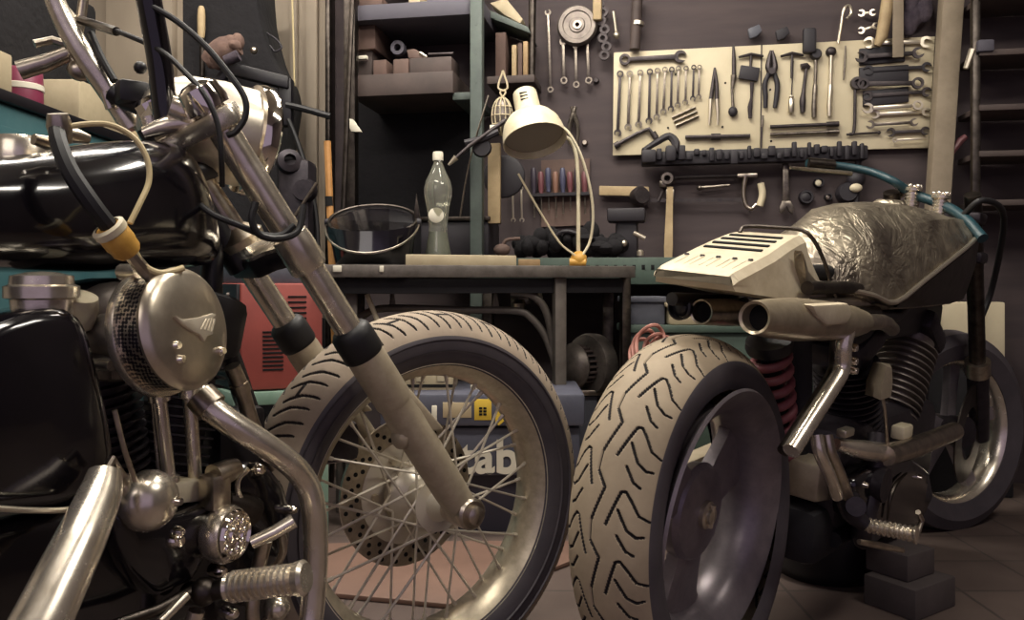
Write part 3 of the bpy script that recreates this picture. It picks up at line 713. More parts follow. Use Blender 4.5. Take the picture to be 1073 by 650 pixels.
# ---------------------------------------------------------------- green shelf unit against the wall
su = thing('shelf_unit', 'tall green steel shelf unit with brown boards behind the workbench', 'shelf unit', wall_at(435)+WN*.2)
def wbox(x0, y0, x1, y1, off, d, bev=.003, mb=None):
    """box whose front face covers the pixel rectangle at distance off from the wall, d deep"""
    p0, p1 = WP(x0, y0, off), WP(x1, y1, off); pc = WP((x0+x1)/2, (y0+y1)/2, off)
    mb = mb or MB(); mb.box(pc-WN*(d/2), (abs((p1-p0).dot(WD)), d, abs(p1.z-p0.z)), WAX, bev=bev); return mb
for x in (368, 500):
    mb = MB(); p = WP(x, 100, .36); mb.box((p.x, p.y, 1.2), (.042, .04, 2.4), WAX, bev=.003)
    for z in (1.0, 1.1, 1.2, 1.3, 1.4, 1.5, 1.6, 1.7): mb.lathe(V((p.x, p.y, z))+WN*.019, WN, [(0, .002), (.005, .002), (.005, 0)], 8)
    mb.build('upright', M['green_dim' if x > 400 else 'dark_steel'], su)
for x in (368, 500):
    mb = MB(); p = WP(x, 100, .03); mb.box((p.x, p.y, 1.2), (.04, .04, 2.4), WAX, bev=.003); mb.build('upright', M['green_dim'], su)
for y0, y1, m in ((6, 14, 'grey_box'), (79, 97, 'wood_dark'), (-70, -60, 'grey_box')):
    wbox(366, y0, 504 if m != 'wood_dark' else 474, y1, .35, .34).build('shelf', M[m], su)
wbox(372, 100, 495, 290, .04, .02).build('back_panel', M['cloth_black'], su)
wbox(474, 97, 497, 104, .33, .3).build('bracket', M['green_dim'], su)
# things on its shelves
t = thing('storage_box', 'brown carton with a white front edge, upper left on the shelf unit', 'box', WP(380, 62, .2))
wbox(370, 27, 393, 51, .3, .2).build('carton', M['brown_box'], t); wbox(370, 58.5, 384, 61.5, .31, .02, .001).build('edge_strip', M['label_white'], t); wbox(370, 51, 390, 78.8, .28, .1).build('base', M['wood_dark'], t)
wbox(394.5, 44, 404, 78.8, .16, .12).build('carton', M['grey_box'], label='narrow grey carton standing behind the small boxes on the shelf', cat='box')
for x0, x1, y0, m, lab in ((391, 405, 63, 'brown_box', 'small brown carton at the shelf front, left of the tan one'), (412, 428, 62, 'cardboard', 'small square tan carton in the shelf middle'), (429, 473, 61, 'wood_dark', 'long low brown wooden case at the right of the shelf')):
    b = wbox(x0, y0, x1, 78.8, .33, .12); b.build('carton', M[m], label=lab, cat='box')
mb = MB(); mb.lathe(WP(419, 52, .25), WN, [(.013, 0), (.026, 0), (.026, .03), (.013, .03)], 20, closed=True); mb.build('wire_coil', M['grey_box'], label='round grey coil standing upright on the small tan carton', cat='coil')
t = thing('hand_plane', 'old hand plane lying on top of the long brown case', 'hand plane', WP(435, 58, .25))
mb = MB(); mb.prism([WP(x, y, .3) for x, y in ((426, 52), (434, 51), (447, 58), (448, 61), (428, 61))], -WN*.05, bev=.003); mb.build('body', M['cardboard'], t)
mb = MB(); mb.tube([WP(440, 55, .3), WP(447, 60, .3)], .006, 8); mb.build('blade', M['tool_bright'], t)
mb = MB(); mb.tube([WP(449, 57, .3), WP(475, 56, .3)], .005, 8); mb.build('rod', M['tool_dark'], label='thin dark rod lying on the long brown case', cat='rod')
for i, (x0, x1, y0, m, lab) in enumerate(((376, 400, -2, 'brown_box', 'brown parts bin, leftmost on the top shelf'), (428, 440, -8, 'pale_box', 'pale packet in the middle of the top shelf'), (447, 464, -6, 'crate_blue', 'blue grey packet on the top shelf'), (474, 490, -5, 'wood', 'tan block, rightmost on the top shelf'))):
    wbox(x0, y0, x1, 5.5, .33, .15).build('parts_box', M[m], label=lab, cat='box')
# side bracket shelf right of the post
t = thing('wall_shelf', 'dark slanting wall shelf with tins right of the green post', 'wall shelf', WP(533, 60, .1))
mb = MB(); mb.prism([WP(x, y, .2) for x, y in ((507, 8), (553, 28), (556, 35), (507, 16))], -WN*.18, bev=.002); mb.build('board', M['green_dim'], t)
wbox(510, 80, 560, 86, .2, .18).build('lower_board', M['wood_dark'], t)
mb = MB(); mb.cyl(WP(558, 0, .16), WP(557, 80, .16), .014, seg=10); mb.build('rod', M['dark_steel'], t)
for i, (x0, x1, y0, m, lab) in enumerate(((519, 530, 34, 'brown_box', 'tall brown book'), (536, 541, 47, 'wood_pale', 'cream book, brightest of the shelf'), (542.5, 547, 45, 'cardboard', 'brown book beside the cream one'), (548, 553, 43, 'wood', 'tan book at the right end'))):
    b = wbox(x0, y0, x1, 79.6, .18, .13); b.build('manual', M[m], label=f'{lab} on the small wall shelf above the lamp', cat='book', group='books on the small wall shelf')
mb = MB(); mb.prism([WP(x, y, .2) for x, y in ((513, 3), (530, -2), (548, 20), (545, 25), (528, 15))], -WN*.08, bev=.004); mb.build('paper_bundle', M['pale_box'], label='pale bundle lying on the slanting wall shelf', cat='bundle')
# net bag
t = thing('net_bag', 'pale net bag hanging from a knotted cord left of the lamp head', 'net bag', WP(527, 140, .35))
mb = MB()
for s_ in (-1, 1): mb.tube([WP(527, 74, .36), WP(527+s_*5, 92, .36), WP(527-s_*3, 97, .36), WP(526+s_*9, 112, .36)], .0035, 6, smooth=4)
mb.build('cord', M['net'], t)
mb = MB(); mb.ball(WP(526, 122, .36), (.036, .03, .062), WAX, 16); mb.build('contents', M['engine_grey'], t)
mb = MB()
for k in range(6):
    a = k*math.pi/6; c = WP(526, 122, .36)
    mb.tube([c+(WD*math.cos(a)+WN*math.sin(a))*(.037*math.sin(q))+UP*(.066*math.cos(q)) for q in [2*math.pi*j/24 for j in range(24)]], .0022, 5, closed=True)
for z, r in ((-.03, .033), (0, .038), (.03, .033)): mb.tube([WP(526, 122, .36)+UP*z+(WD*math.cos(q)+WN*math.sin(q))*r for q in [2*math.pi*j/20 for j in range(20)]], .0022, 5, closed=True)
mb.build('netting', M['net'], t)
wbox(513, 131, 521, 140, .4, .01, .002).build('price_tag', M['label_white'], label='small pale tag hanging below the net bag', cat='tag')
# jointed arm
t = thing('jointed_arm', 'dark jointed arm with a pale tip reaching left between bottle and lamp', 'arm', px(520, 145, 2.75))
mb = MB(); mb.tube([px(474, 169, 2.72), px(492, 153, 2.72), px(530, 126, 2.75)], [.006, .007, .008], 10); mb.build('rod', M['tool_dark'], t)
mb = MB(); mb.tube([px(470, 173, 2.72), px(478, 165, 2.72)], [.004, .011], 10); mb.build('tip', M['tool_bright'], t)
mb = MB(); mb.tube([px(487, 150, 2.74), px(505, 146, 2.74), px(522, 138, 2.74)], .012, 8); mb.lathe(px(505, 155, 2.76), (0, -1, 0), [(0, .02), (.03, .02), (.034, 0), (0, 0)], 14); mb.build('joint', M['tool_black'], t)
mb = MB(); mb.tube([px(512, 100, 2.8), px(497, 150, 2.8), px(488, 190, 2.8), px(482, 228, 2.8)], .003, 6, smooth=4); mb.build('hanging_wire', M['tool_steel'], label='thin grey wire hanging down in front of the green post', cat='wire')
wbox(511, 150, 524, 234, .3, .02).build('pale_strip', M['wood_pale'], label='pale upright board standing against the wall under the jointed arm', cat='board')
mb = MB(); mb.lathe(WP(528, 185, .25), WN, [(0, .012), (.06, .012), (.075, .006), (.078, 0), (0, 0)], 24); mb.build('saw_blade', M['tool_black'], label='dark round blade leaning behind the lamp shade', cat='blade')

# ---------------------------------------------------------------- green perforated bench along the wall
gb = thing('green_bench', 'green perforated steel bench running along the back wall', 'bench', px(760, 505, 2.72))
g0, g1 = WP(500, 284, .38), WP(958, 284, .38); g0.z = g1.z = .75
d = g1-g0; gd = d.normalized()
mb = MB(); c = (g0+g1)/2; zt, zb = .79, .70; mb.box(V((c.x, c.y, (zt+zb)/2)), (d.length, .012, zt-zb), WAX, bev=.002); mb.build('front_rail', M['green_paint'], gb)
mb = MB()
for i in range(46):
    p = g0.lerp(g1, (i+.5)/46); mb.box(V((p.x, p.y, .757))+WN*.006, (.011, .003, .016), WAX, bev=.0006)
mb.build('slot_row', M['hole'], gb)
mb = MB(); mb.box(V((c.x, c.y, .775))-WN*.185, (d.length, .36, .02), WAX, bev=.002); mb.build('top', M['wood_dark'], gb)
for f in (.02, .98):
    p = g0.lerp(g1, f); mb = MB(); mb.box(V((p.x, p.y, .35))-WN*.03, (.045, .045, .7), WAX, bev=.003); mb.build('leg', M['dark_steel'], gb)
def bench_item(x0, x1, y0, yb=272, off=.3, d=.18, **k): return wbox(x0, y0, x1, yb, off, d, .008)
t = thing('tool_case', 'black tool case with a pale lid edge behind the bottle', 'tool case', WP(478, 270, .3))
wbox(440, 232, 512, 271.5, .3, .2, .01).build('body', M['tool_black'], t); wbox(438, 227.5, 513, 231, .31, .22, .003).build('lid', M['dark_steel'], t)
rnd = random.Random(5)
t = thing('tool_bag', 'black crumpled tool bag lying on the green bench behind the lamp pole', 'bag', WP(590, 270, .25))
mb = MB()
for i in range(46): mb.ball(WP(545+rnd.random()*108, 262-rnd.uniform(0, 20)*rnd.random(), .14+rnd.random()*.14), tuple(.018+rnd.random()*.028 for _ in range(3)), WAX, 10)
mb.build('cloth', M['cloth_black'], t)
mb = MB(); mb.tube([WP(575, 255, .27), WP(590, 243, .29), WP(606, 246, .29), WP(615, 257, .27)], .008, 8, smooth=4); mb.build('strap', M['tool_black'], t)
mb = MB(); mb.ball(WP(526, 262, .33), (.03, .025, .022), WAX, 14); mb.tube([WP(526, 262, .33), WP(530, 252, .33), WP(545, 250, .33)], .006, 8, smooth=3); mb.build('dust_brush', M['cardboard'], label='small brown brush head on the green bench near the tray', cat='brush')
t = thing('bench_vice', 'black vice on the green bench below the wooden slat', 'vice', WP(660, 268, .25))
wbox(645, 225, 668, 271.5, .25, .12, .01).build('body', M['tool_black'], t); wbox(636, 218, 676, 232, .27, .1, .008).build('jaw', M['tool_black'], t)
mb = MB(); mb.cyl(WP(664, 244, .3), WP(676, 250, .3), .008); mb.ball(WP(654, 255, .27), .012, seg=10); mb.build('screw_handle', M['tool_bright'], t)
mb = MB(); mb.lathe(WP(671, 268, .33), UP, [(0, 0), (.012, 0), (.012, .014), (.006, .02), (0, .02)], 12); mb.build('cap_nut', M['tool_bright'], label='tiny pale nut on the green bench right of the vice', cat='nut')

# ---------------------------------------------------------------- workbench in front
TB = .757
wb = thing('workbench', 'long worn grey workbench with steel legs in the middle of the workshop', 'workbench', px(500, 560, 2.5))
A0, A1 = px(338, 279, 2.25), px(666, 284, 2.48); A0.z = A1.z = TB
bk = V((.1, .5, 0)).normalized()
mb = MB(); e = (A1-A0).normalized(); nb = V((-e.y, e.x, 0))
mb.hexa([A0-UP*.036, A1-UP*.036, A1+nb*.17-UP*.036, A0+nb*.42-UP*.036, A0, A1, A1+nb*.17, A0+nb*.42], bev=.003); mb.build('worktop', M['bench_top'], wb)
mb = MB()
for f0, f1 in ((.02, .97),):
    p0, p1 = A0.lerp(A1, f0)+nb*.05-UP*.06, A0.lerp(A1, f1)+nb*.05-UP*.06; mb.box((p0+p1)/2, ((p1-p0).length, .03, .045), (e, nb, UP), bev=.003)
mb.build('apron', M['black_matte'], wb)
for x, Yd, w, m in ((586, 2.46, .036, 'bench_frame'), (368, 2.36, .034, 'bench_frame'), (376, 2.6, .036, 'dark_steel'), (655, 2.56, .03, 'dark_steel')):
    p = px(x, 400, Yd); mb = MB(); mb.box((p.x, p.y, .362), (w, w, .724), (e, nb, UP), bev=.004); mb.build('leg', M[m], wb)
p = px(637.5, 400, 2.84); mb = MB(); mb.box((p.x, p.y, .345), (.04, .04, .69), WAX, bev=.004); mb.build('leg', M['dark_steel'], gb)
def on_top(x, Yd): p = px(x, 280, Yd); return V((p.x, p.y, TB))
# tray and strip on the bench
p = on_top(482, 2.43); mb = MB(); mb.hexa([on_top(425, 2.36), on_top(541, 2.48), on_top(541, 2.52), on_top(425, 2.40)]+[v+UP*.032 for v in (on_top(425, 2.36), on_top(541, 2.48), on_top(541, 2.52), on_top(425, 2.40))], bev=.003)
mb.build('pale_case', M['pale_box'], label='long flat pale case lying on the workbench below the bottle', cat='case')
mb = MB(); mb.hexa([on_top(543, 2.5), on_top(566, 2.52), on_top(566, 2.56), on_top(543, 2.54)]+[v+UP*.022 for v in (on_top(543, 2.5), on_top(566, 2.52), on_top(566, 2.56), on_top(543, 2.54))], bev=.003)
mb.build('small_case', M['wood'], label='short flat tan case on the workbench at the right end of the long pale one', cat='case')
for x, lab in ((352, 'small pale plug on the workbench front edge at its left end'), (395, 'small white tag stuck on the workbench front edge')):
    q = A0.lerp(A1, (x-338)/328); mb = MB(); mb.box(q-nb*.004-UP*.012, (.012 if x > 360 else .024, .008, .018), (e, nb, UP), bev=.002); mb.build('edge_tag', M['label_white'], label=lab, cat='tag')
# bottle
bc = on_top(459, 2.56); k = 2.56/850
bt = thing('plastic_bottle', 'clear plastic bottle with white cap and round label on the workbench', 'bottle', bc)
pr = [(0, 0), (11.5, 0), (13.5, 3), (13.8, 12), (11.5, 24), (9.8, 34), (9.6, 42), (11, 54), (12.2, 62), (14.5, 73), (14.8, 80), (13, 88), (8, 98), (4.8, 106), (4.4, 112)]
mb = MB(); mb.lathe(bc, UP, [(r*k, h*k*1.02) for r, h in pr], 28); mb.build('bottle_body', M['plastic_clear'], bt)
mb = MB(); mb.lathe(bc, UP, [(0, 111*k), (5.6*k, 111*k), (5.6*k, 118*k), (5*k, 120*k), (0, 120*k)], 18); mb.build('cap', M['label_white'], bt)
tocam = V((-bc.x, -bc.y, 0)).normalized()
mb = MB(); q = bc+UP*(53*k)+tocam*(10.2*k)+V((-.006, 0, 0)); mb.lathe(q, tocam, [(0, .002), (7.5*k, .001), (8*k, 0), (0, 0)], 20); mb.build('round_label', M['label_white'], bt)
mb = MB(); mb.lathe(bc, UP, [(0, .004), (10.5*k, .004), (12*k, 4*k), (12.2*k, 12*k), (9.8*k, 26*k), (8.6*k, 36*k), (0, 36*k)], 24); mb.build('liquid', M['plastic_green'], bt)
# welding helmet with visor
hc = on_top(392, 2.52); k = 2.52/850
hl = thing('welding_helmet', 'black welding helmet with a glossy curved visor lying on the workbench', 'helmet', hc)
ex = V((1, 0, 0)); hv = V((0, -.55, .83)).normalized(); hu = V((0, -.83, -.55)).normalized()
rings = []
for f, ry, a in ((0, 1.0, .0), (.3, 1.15, 0), (.62, 1.2, 0), (1., 1.15, 0)):
    z = hc+UP*(.006+f*.135)+V((0, -.0-.02*f, 0)); rx = (40+7*f)*k*1.0; ryy = (28+6*f)*k
    rings.append([z+ex*(rx*math.cos(q))+V((0, 1, 0))*(ryy*math.sin(q))+UP*((-.0+.055*math.sin(q))*f) for q in [2*math.pi*j/32 for j in range(32)]])
inner = []
for f in (1., .6, .25):
    z = hc+UP*(.012+f*.13)+V((0, -.02*f, 0)); rx = (37+7*f)*k; ryy = (25+6*f)*k
    inner.append([z+ex*(rx*math.cos(q))+V((0, 1, 0))*(ryy*math.sin(q))+UP*((.055*math.sin(q))*f) for q in [2*math.pi*j/32 for j in range(32)]])
mb = MB(); mb.loft(rings); mb.build('shell', M['visor_black'], hl)
mb = MB(); mb.loft([rings[-1]]+inner); mb.build('lining', M['black_matte'], hl)
mb = MB(); mb.tube([(a_+b2)/2 for a_, b2 in zip(rings[-1], inner[0])], .0055, 8, closed=True); mb.build('rim', M['dark_steel'], hl)
vis = []
for j in range(17):
    q = math.pi+math.pi*j/16; dz = math.sin(math.pi*j/16)
    base = hc+ex*(48*k*math.cos(q))+V((0, -.025+34*k*math.sin(q)*1.15, 0))
    vis.append([base+UP*(.135-.035*dz), base+UP*(.13-.095*dz)+V((0, -.012*dz, 0)), base+UP*(.126-.095*dz)+V((0, -.006*dz, 0)), base+UP*(.131-.035*dz)+V((0, .006, 0))])
mb = MB(); mb.loft(vis); mb.build('visor', M['visor_black'], hl)
mb = MB(); mb.tube([v[1] for v in vis], .0035, 6); mb.build('visor_edge', M['steel'], hl)
for s_ in (-1, 1):
    mb = MB(); mb.lathe(hc+ex*(s_*46*k)+V((0, -.02, .135)), (s_, 0, 0), [(0, .012), (.01, .012), (.013, .006), (.013, 0)], 14); mb.build('hinge_knob', M['tool_black'], hl)
mb = MB(); mb.prism([hc+V((46*k, -.02, .12)), hc+V((49*k, -.02, .15)), hc+V((45*k, -.02, .225)), hc+V((42*k, -.02, .15))], V((0, .012, 0)), bev=.002); mb.build('side_strap', M['dark_steel'], hl)
# desk lamp
lb = on_top(606, 2.54)
lp = thing('desk_lamp', 'cream desk lamp with bell shade and thin pole clamped to the workbench', 'lamp', lb)
YL = 2.52
ax = (px(563, 165, YL-.06)-px(549, 100, YL+.03)).normalized()
c0 = px(549.5, 97, YL+.03); kk = YL/850
mb = MB(); mb.lathe(c0, ax, [(0, 0), (11*kk, 0), (12.6*kk, 1.5*kk), (13*kk, 5*kk), (13.6*kk, 26*kk), (17*kk, 29*kk), (24*kk, 34*kk), (29.5*kk, 42*kk), (32*kk, 51*kk), (33*kk, 60*kk), (33.4*kk, 62*kk), (32.2*kk, 62*kk), (31*kk, 51*kk), (28*kk, 42*kk), (22*kk, 36*kk), (12*kk, 31*kk), (0, 30*kk)], 40); shade = mb.build('lamp_shade', M['white_paint'], lp)
mb = MB(); mb.lathe(c0, ax, [(0, 54*kk), (30.6*kk, 54*kk), (30.6*kk, 55*kk), (0, 55*kk)], 32); mb.build('lamp_lens', M['lamp_inner'], shade)
fx, fy, _ = frame(ax); side = (V((0, -1, 0))-ax*V((0, -1, 0)).dot(ax)).normalized(); sx_ = ax.cross(side)
mb = MB()
for i in range(3):
    for s_ in (-1,):
        q = c0+ax*((9+i*4)*kk)+side*(12.9*kk)-sx_*(2.2*kk*-1)
        mb.box(q, (8*kk, .003, 1.4*kk), (sx_, side, ax), bev=.0004)
mb.build('vent_slots', M['hole'], shade)
pole_t = px(605, 118, YL+.05)
mb = MB(); mb.tube([lb+UP*.03, px(606, 240, 2.54), px(606, 195, 2.55)], .0065, 10)
mb.tube([px(606, 195, 2.55), px(604, 165, 2.55), px(598, 148, 2.55), px(585, 140, 2.53)], .0065, 10, smooth=5); mb.build('pole', M['white_paint'], lp)
mb = MB(); mb.tube([px(583, 128, YL), px(598, 142, YL-.02), px(612, 172, YL-.02), px(621, 215, YL-.01), px(619, 250, YL), px(609, 270, 2.5)], .0045, 8, smooth=6); mb.build('cord', M['white_paint'], lp)
mb = MB(); mb.tube([px(543, 182, YL+.02), px(556, 205, YL+.03), px(572, 232, YL+.02), px(587, 255, YL), px(603, 268, 2.5)], .0035, 8, smooth=6); mb.build('tension_wire', M['net'], lp)
mb = MB(); mb.ball(lb+V((0, -.02, .022)), (.026, .03, .026), seg=16); mb.cyl(lb+V((-.03, -.035, .012)), lb+V((.02, -.035, .012)), .012); mb.box(lb+V((0, 0, .02)), (.045, .05, .035), bev=.008); mb.build('clamp', M['yellow_plastic'], lp)

# ---------------------------------------------------------------- under the bench
def fbox(x0, y0, x1, y1, Yd, d, bev=.004, mb=None):
    p0, p1 = px(x0, y0, Yd), px(x1, y1, Yd); mb = mb or MB()
    mb.box(((p0.x+p1.x)/2, Yd+d/2, (p0.z+p1.z)/2), (abs(p1.x-p0.x), d, abs(p0.z-p1.z)), bev=bev); return mb
tc_ = thing('power_tool_case', 'large navy grey tool case with big white lettering under the workbench', 'tool case', px(510, 563, 2.4))
fbox(404, 448, 606, 563, 2.30, .24, .008).build('body', M['navy_dark'], tc_)
fbox(402, 448, 608, 499, 2.27, .27, .008).build('front_panel', M['navy_case'], tc_)
fbox(398, 413, 613, 447, 2.245, .3, .008).build('lid', M['navy_case'], tc_)
fbox(464, 422, 494, 438, 2.243, .004, .0006).build('tan_sticker', M['sticker_tan'], tc_)
ys = fbox(497, 418.5, 515, 440.5, 2.243, .004, .0006).build('yellow_sticker', M['sticker_yellow'], tc_)
mb = MB()
for i in range(3):
    for j in range(2): fbox(502+j*4.4, 427+i*3.2, 505.4+j*4.4, 429.2+i*3.2, 2.2415, .003, .0002, mb)
mb.build('sticker_print', M['hole'], ys)
mb = MB(); mb.prism([px(x, y, 2.242) for x, y in ((519, 431), (524, 424), (530, 429), (530, 440), (523, 446), (519, 444))], V((0, .004, 0))); mb.build('arrow_sticker', M['sticker_yellow'], tc_)
fbox(452, 425, 458, 443, 2.243, .02, .003).build('latch', M['label_white'], tc_)
cu = bpy.data.curves.new('lettering', 'FONT'); cu.body = 'metabo'; cu.size = 1; cu.extrude = .02; cu.offset = .028; cu.space_character = 1.04
tmp = bpy.data.objects.new('tmp_text', cu); COL.objects.link(tmp)
bpy.context.view_layer.update()
me = bpy.data.meshes.new_from_object(tmp.evaluated_get(bpy.context.evaluated_depsgraph_get())); bpy.data.objects.remove(tmp)
xs = [v.co.x for v in me.vertices]; zs = [v.co.y for v in me.vertices]
# the six letters reach from behind the fork leg to behind the tyre
p0, p1 = px(420, 497, 2.266), px(570, 461, 2.266); wx = p1.x-p0.x; hz = p1.z-p0.z; x0, x1, z0, z1 = min(xs), max(xs), min(zs), max(zs)
for v in me.vertices: v.co = V((p0.x+(v.co.x-x0)/(x1-x0)*wx, p0.y-v.co.z*.1, p0.z+(v.co.y-z0)/(z1-z0)*hz))-OFF[tc_.name]
me.name = 'lettering'; me.materials.clear(); me.materials.append(M['label_white'])
lt = bpy.data.objects.new('lettering', me); COL.objects.link(lt); lt.parent = tc_
# things on the case
t = thing('parts_carton', 'pale open carton with a dark strap standing on the navy tool case', 'carton', px(440, 412, 2.35))
fbox(424, 384, 476, 412.8, 2.33, .16).build('carton', M['pale_box'], t); fbox(423, 403, 477, 406, 2.327, .02, .001).build('strap', M['hole'], t)
for x in (436, 458): fbox(x, 386, x+9, 400, 2.326, .01, .001).build('flap', M['board_white'], t)
mb = MB(); mb.ball(px(499, 406, 2.36), (.018, .018, .02), seg=14); mb.lathe(px(499, 413, 2.36), UP, [(.0, 0), (.014, 0), (.012, .012), (0, .012)], 12); mb.build('door_knob', M['label_white'], label='small white round knob on the navy tool case', cat='knob')
# bent tube frame
t = thing('tube_frame', 'bent grey tube frame standing behind the spoked wheel under the workbench', 'frame', px(500, 520, 2.7))
Yt = 2.49
mb = MB(); mb.tube([px(356, 536, Yt), px(358, 370, Yt), px(368, 345, Yt), px(385, 328, Yt), px(410, 323, Yt), px(480, 325, Yt), px(540, 326, Yt), px(556, 333, Yt), px(570, 350, Yt), px(579, 372, Yt), px(582, 384, Yt)], .012, 10, smooth=5); mb.build('hoop', M['bench_frame'], t)
mb = MB(); mb.tube([px(535, 306, Yt-.03), px(556, 309, Yt-.03), px(570, 322, Yt-.02), px(577, 345, Yt-.01), px(579, 368, Yt)], .012, 10, smooth=5); mb.build('hoop', M['bench_frame'], t)
for x in (411, 519):
    mb = MB(); mb.hexa([px(x-3.5, 325, Yt), px(x+4.5, 325, Yt), px(x+4.5, 325, Yt+.02), px(x-3.5, 325, Yt+.02), px(x-1.5, 304, Yt), px(x+1.5, 304, Yt), px(x+1.5, 304, Yt+.02), px(x-1.5, 304, Yt+.02)], bev=.002); mb.build('gusset', M['bench_frame'], t)
fbox(395, 297, 556, 305, Yt-.03, .06).build('seat_rail', M['black_matte'], t)
mb = MB(); mb.tube([px(377, 292, 2.4), px(383, 305, 2.4), px(399, 345, 2.4)], .0075, 8); st = mb.build('striped_stick', M['white_paint'], label='thin white and black stick leaning under the workbench behind the fork leg', cat='stick')
mb = MB(); mb.cyl(px(382.4, 303, 2.4), px(384.5, 308.5, 2.4), .0082); mb.build('black_band', M['hole'], st)
t = thing('carburettor', 'grey carburettor body lying under the workbench top', 'carburettor', px(545, 320, 2.6))
mb = MB(); mb.lathe(px(546, 312, 2.6), (1, -.3, 0), [(0, -.03), (.018, -.03), (.022, -.01), (.03, 0), (.022, .012), (.018, .03), (0, .03)], 18); mb.build('body', M['engine_grey'], t)
mb = MB(); mb.lathe(px(543, 318, 2.58), UP, [(0, -.02), (.02, -.02), (.024, 0), (.016, .012), (0, .012)], 16); mb.build('float_bowl', M['steel'], t)
mb = MB(); mb.cyl(px(563, 297, 2.58), px(567, 313, 2.58), .006); mb.build('lever', M['tool_bright'], t)
# grinder motor
gm = thing('bench_grinder', 'old bench grinder with finned motor and round guard under the workbench', 'grinder', px(610, 480, 2.6))
gax = V((-.8, -.6, 0)).normalized(); gc = px(622, 382, 2.72)
mb = MB(); mb.lathe(gc, gax, [(0, -.03), (.085, -.03), (.102, -.015), (.105, .02), (.1, .035), (.07, .04), (0, .04)], 36); mb.build('guard', M['engine_grey'], gm)
mb = MB()
for i in range(22):
    a_ = 2*math.pi*i/22; x_, y_, _ = frame(gax); r_ = x_*math.cos(a_)+y_*math.sin(a_)
    mb.box(gc+gax*.06+r_*.062, (.034, .012, .007), (gax, r_, r_.cross(gax)), bev=.001)
mb.build('motor_fins', M['wood_dark'], gm)
mb = MB(); mb.lathe(gc, gax, [(0, .038), (.058, .038), (.058, .082), (0, .082)], 24); mb.build('motor', M['hole'], gm)
mb = MB(); mb.lathe(gc, gax, [(.05, .084), (.07, .08), (.076, .09), (.072, .105), (.05, .125), (0, .13)], 32); mb.build('end_shell', M['engine_grey'], gm)
fbox(594, 414, 626, 478, 2.68, .1, .006).build('pedestal', M['crate_blue'], gm)
fbox(590, 409, 632, 415, 2.66, .14, .004).build('foot_plate', M['steel'], gm)
fbox(590, 478, 634, 522, 2.64, .15, .006).build('plinth', M['pale_box'], gm)
# green cabinet with crates
gcab = thing('green_cabinet', 'low green steel cabinet behind the wide rear tyre of the bare metal motorcycle', 'cabinet', px(740, 505, 2.6))
fbox(656, 348, 900, 530, 2.58, .13, .006).build('body', M['green_paint'], gcab); fbox(653, 341, 905, 349, 2.565, .155, .003).build('top', M['green_paint'], gcab)
mb = MB(); mb.cyl(px(664, 372, 2.57), px(664, 395, 2.57), .008); mb.build('handle', M['dark_steel'], gcab)
t = thing('blue_crate', 'blue grey plastic crate on the green cabinet left of the pale box', 'crate', px(675, 344, 2.6))
fbox(655, 316, 697, 341, 2.6, .1, .006).build('body', M['crate_blue'], t); fbox(652, 311, 700, 317, 2.59, .12, .003).build('rim', M['crate_blue'], t)
fbox(702, 311, 732, 341, 2.68, .03, .004).build('carton', M['navy_dark'], label='dark purple carton behind the pale plastic box on the green cabinet', cat='box')
t = thing('pale_plastic_box', 'pale plastic box with a lid on the green cabinet behind the exhausts', 'box', px(730, 344, 2.58))
fbox(701, 321, 756, 341, 2.575, .09, .008).build('body', M['pale_box'], t); fbox(698, 317, 758, 322, 2.57, .1, .003).build('lid', M['pale_box'], t)
# pink cable coil
pc = thing('cable_coil', 'loose coil of pink cable standing behind the wide rear tyre', 'cable', px(680, 520, 2.2))
mb = MB()
for i, (cx, cy, rx, ry) in enumerate(((682, 362, 15, 21), (687, 367, 12, 17), (676, 366, 13, 20), (691, 366, 9, 13), (671, 372, 11, 17))):
    c = px(cx, cy, 2.22+i*.012); kq = 2.22/850
    mb.tube([c+V((rx*kq*math.cos(q), .012*math.sin(3*q), ry*kq*math.sin(q)+.25*rx*kq*math.cos(q))) for q in [2*math.pi*j/28 for j in range(28)]], .0055, 7, closed=True)
mb.tube([px(690, 350, 2.24), px(712, 360, 2.26), px(722, 380, 2.28), px(726, 430, 2.3)], .005, 7, smooth=4)
mb.tube([px(672, 385, 2.22), px(676, 430, 2.24), px(684, 558, 2.245)], .0055, 7, smooth=4)
mb.build('cable', M['pink_cable'], pc)
fbox(664, 392, 700, 562, 2.26, .1, .004).build('post_stand', M['dark_steel'], label='dark steel stand carrying the pink cable coil', cat='stand')
# red welder
wd = thing('welding_machine', 'red welding machine with a black vented front on a mint green stand', 'welder', px(270, 520, 2.3))
cw = px(252, 410, 2.2); rr = V((.93, .37, 0)).normalized(); lf = V((-.62, .78, 0)).normalized()
zt_, zb_ = px(252, 297, 2.2).z, px(252, 410, 2.2).z
B0 = V((cw.x, cw.y, zb_)); W_ = .22; D_ = .26
mb = MB(); c8 = [B0, B0+rr*W_, B0+rr*W_+lf*D_, B0+lf*D_]; mb.hexa(c8+[v+UP*(zt_-zb_) for v in c8], bev=.006); mb.build('housing', M['red_paint'], wd)
rn = V((rr.y, -rr.x, 0)); ln = V((-lf.y, lf.x, 0)); ln = ln if ln.y < 0 else -ln
rn = rn if rn.y < 0 else -rn
mb = MB(); q = B0+lf*(D_/2)+UP*((zt_-zb_)/2)+ln*.004; mb.box(q, (D_-.01, .012, zt_-zb_-.004), (lf, ln, UP), bev=.003); fp = mb.build('front_panel', M['black_satin'], wd)
mb = MB()
for i in range(9): mb.box(B0+lf*(D_*.36)+UP*(.03+i*.013)+ln*.011, (D_*.34, .004, .0055), (lf, ln, UP), bev=.0005)
mb.build('vent_slots', M['dark_steel'], fp)
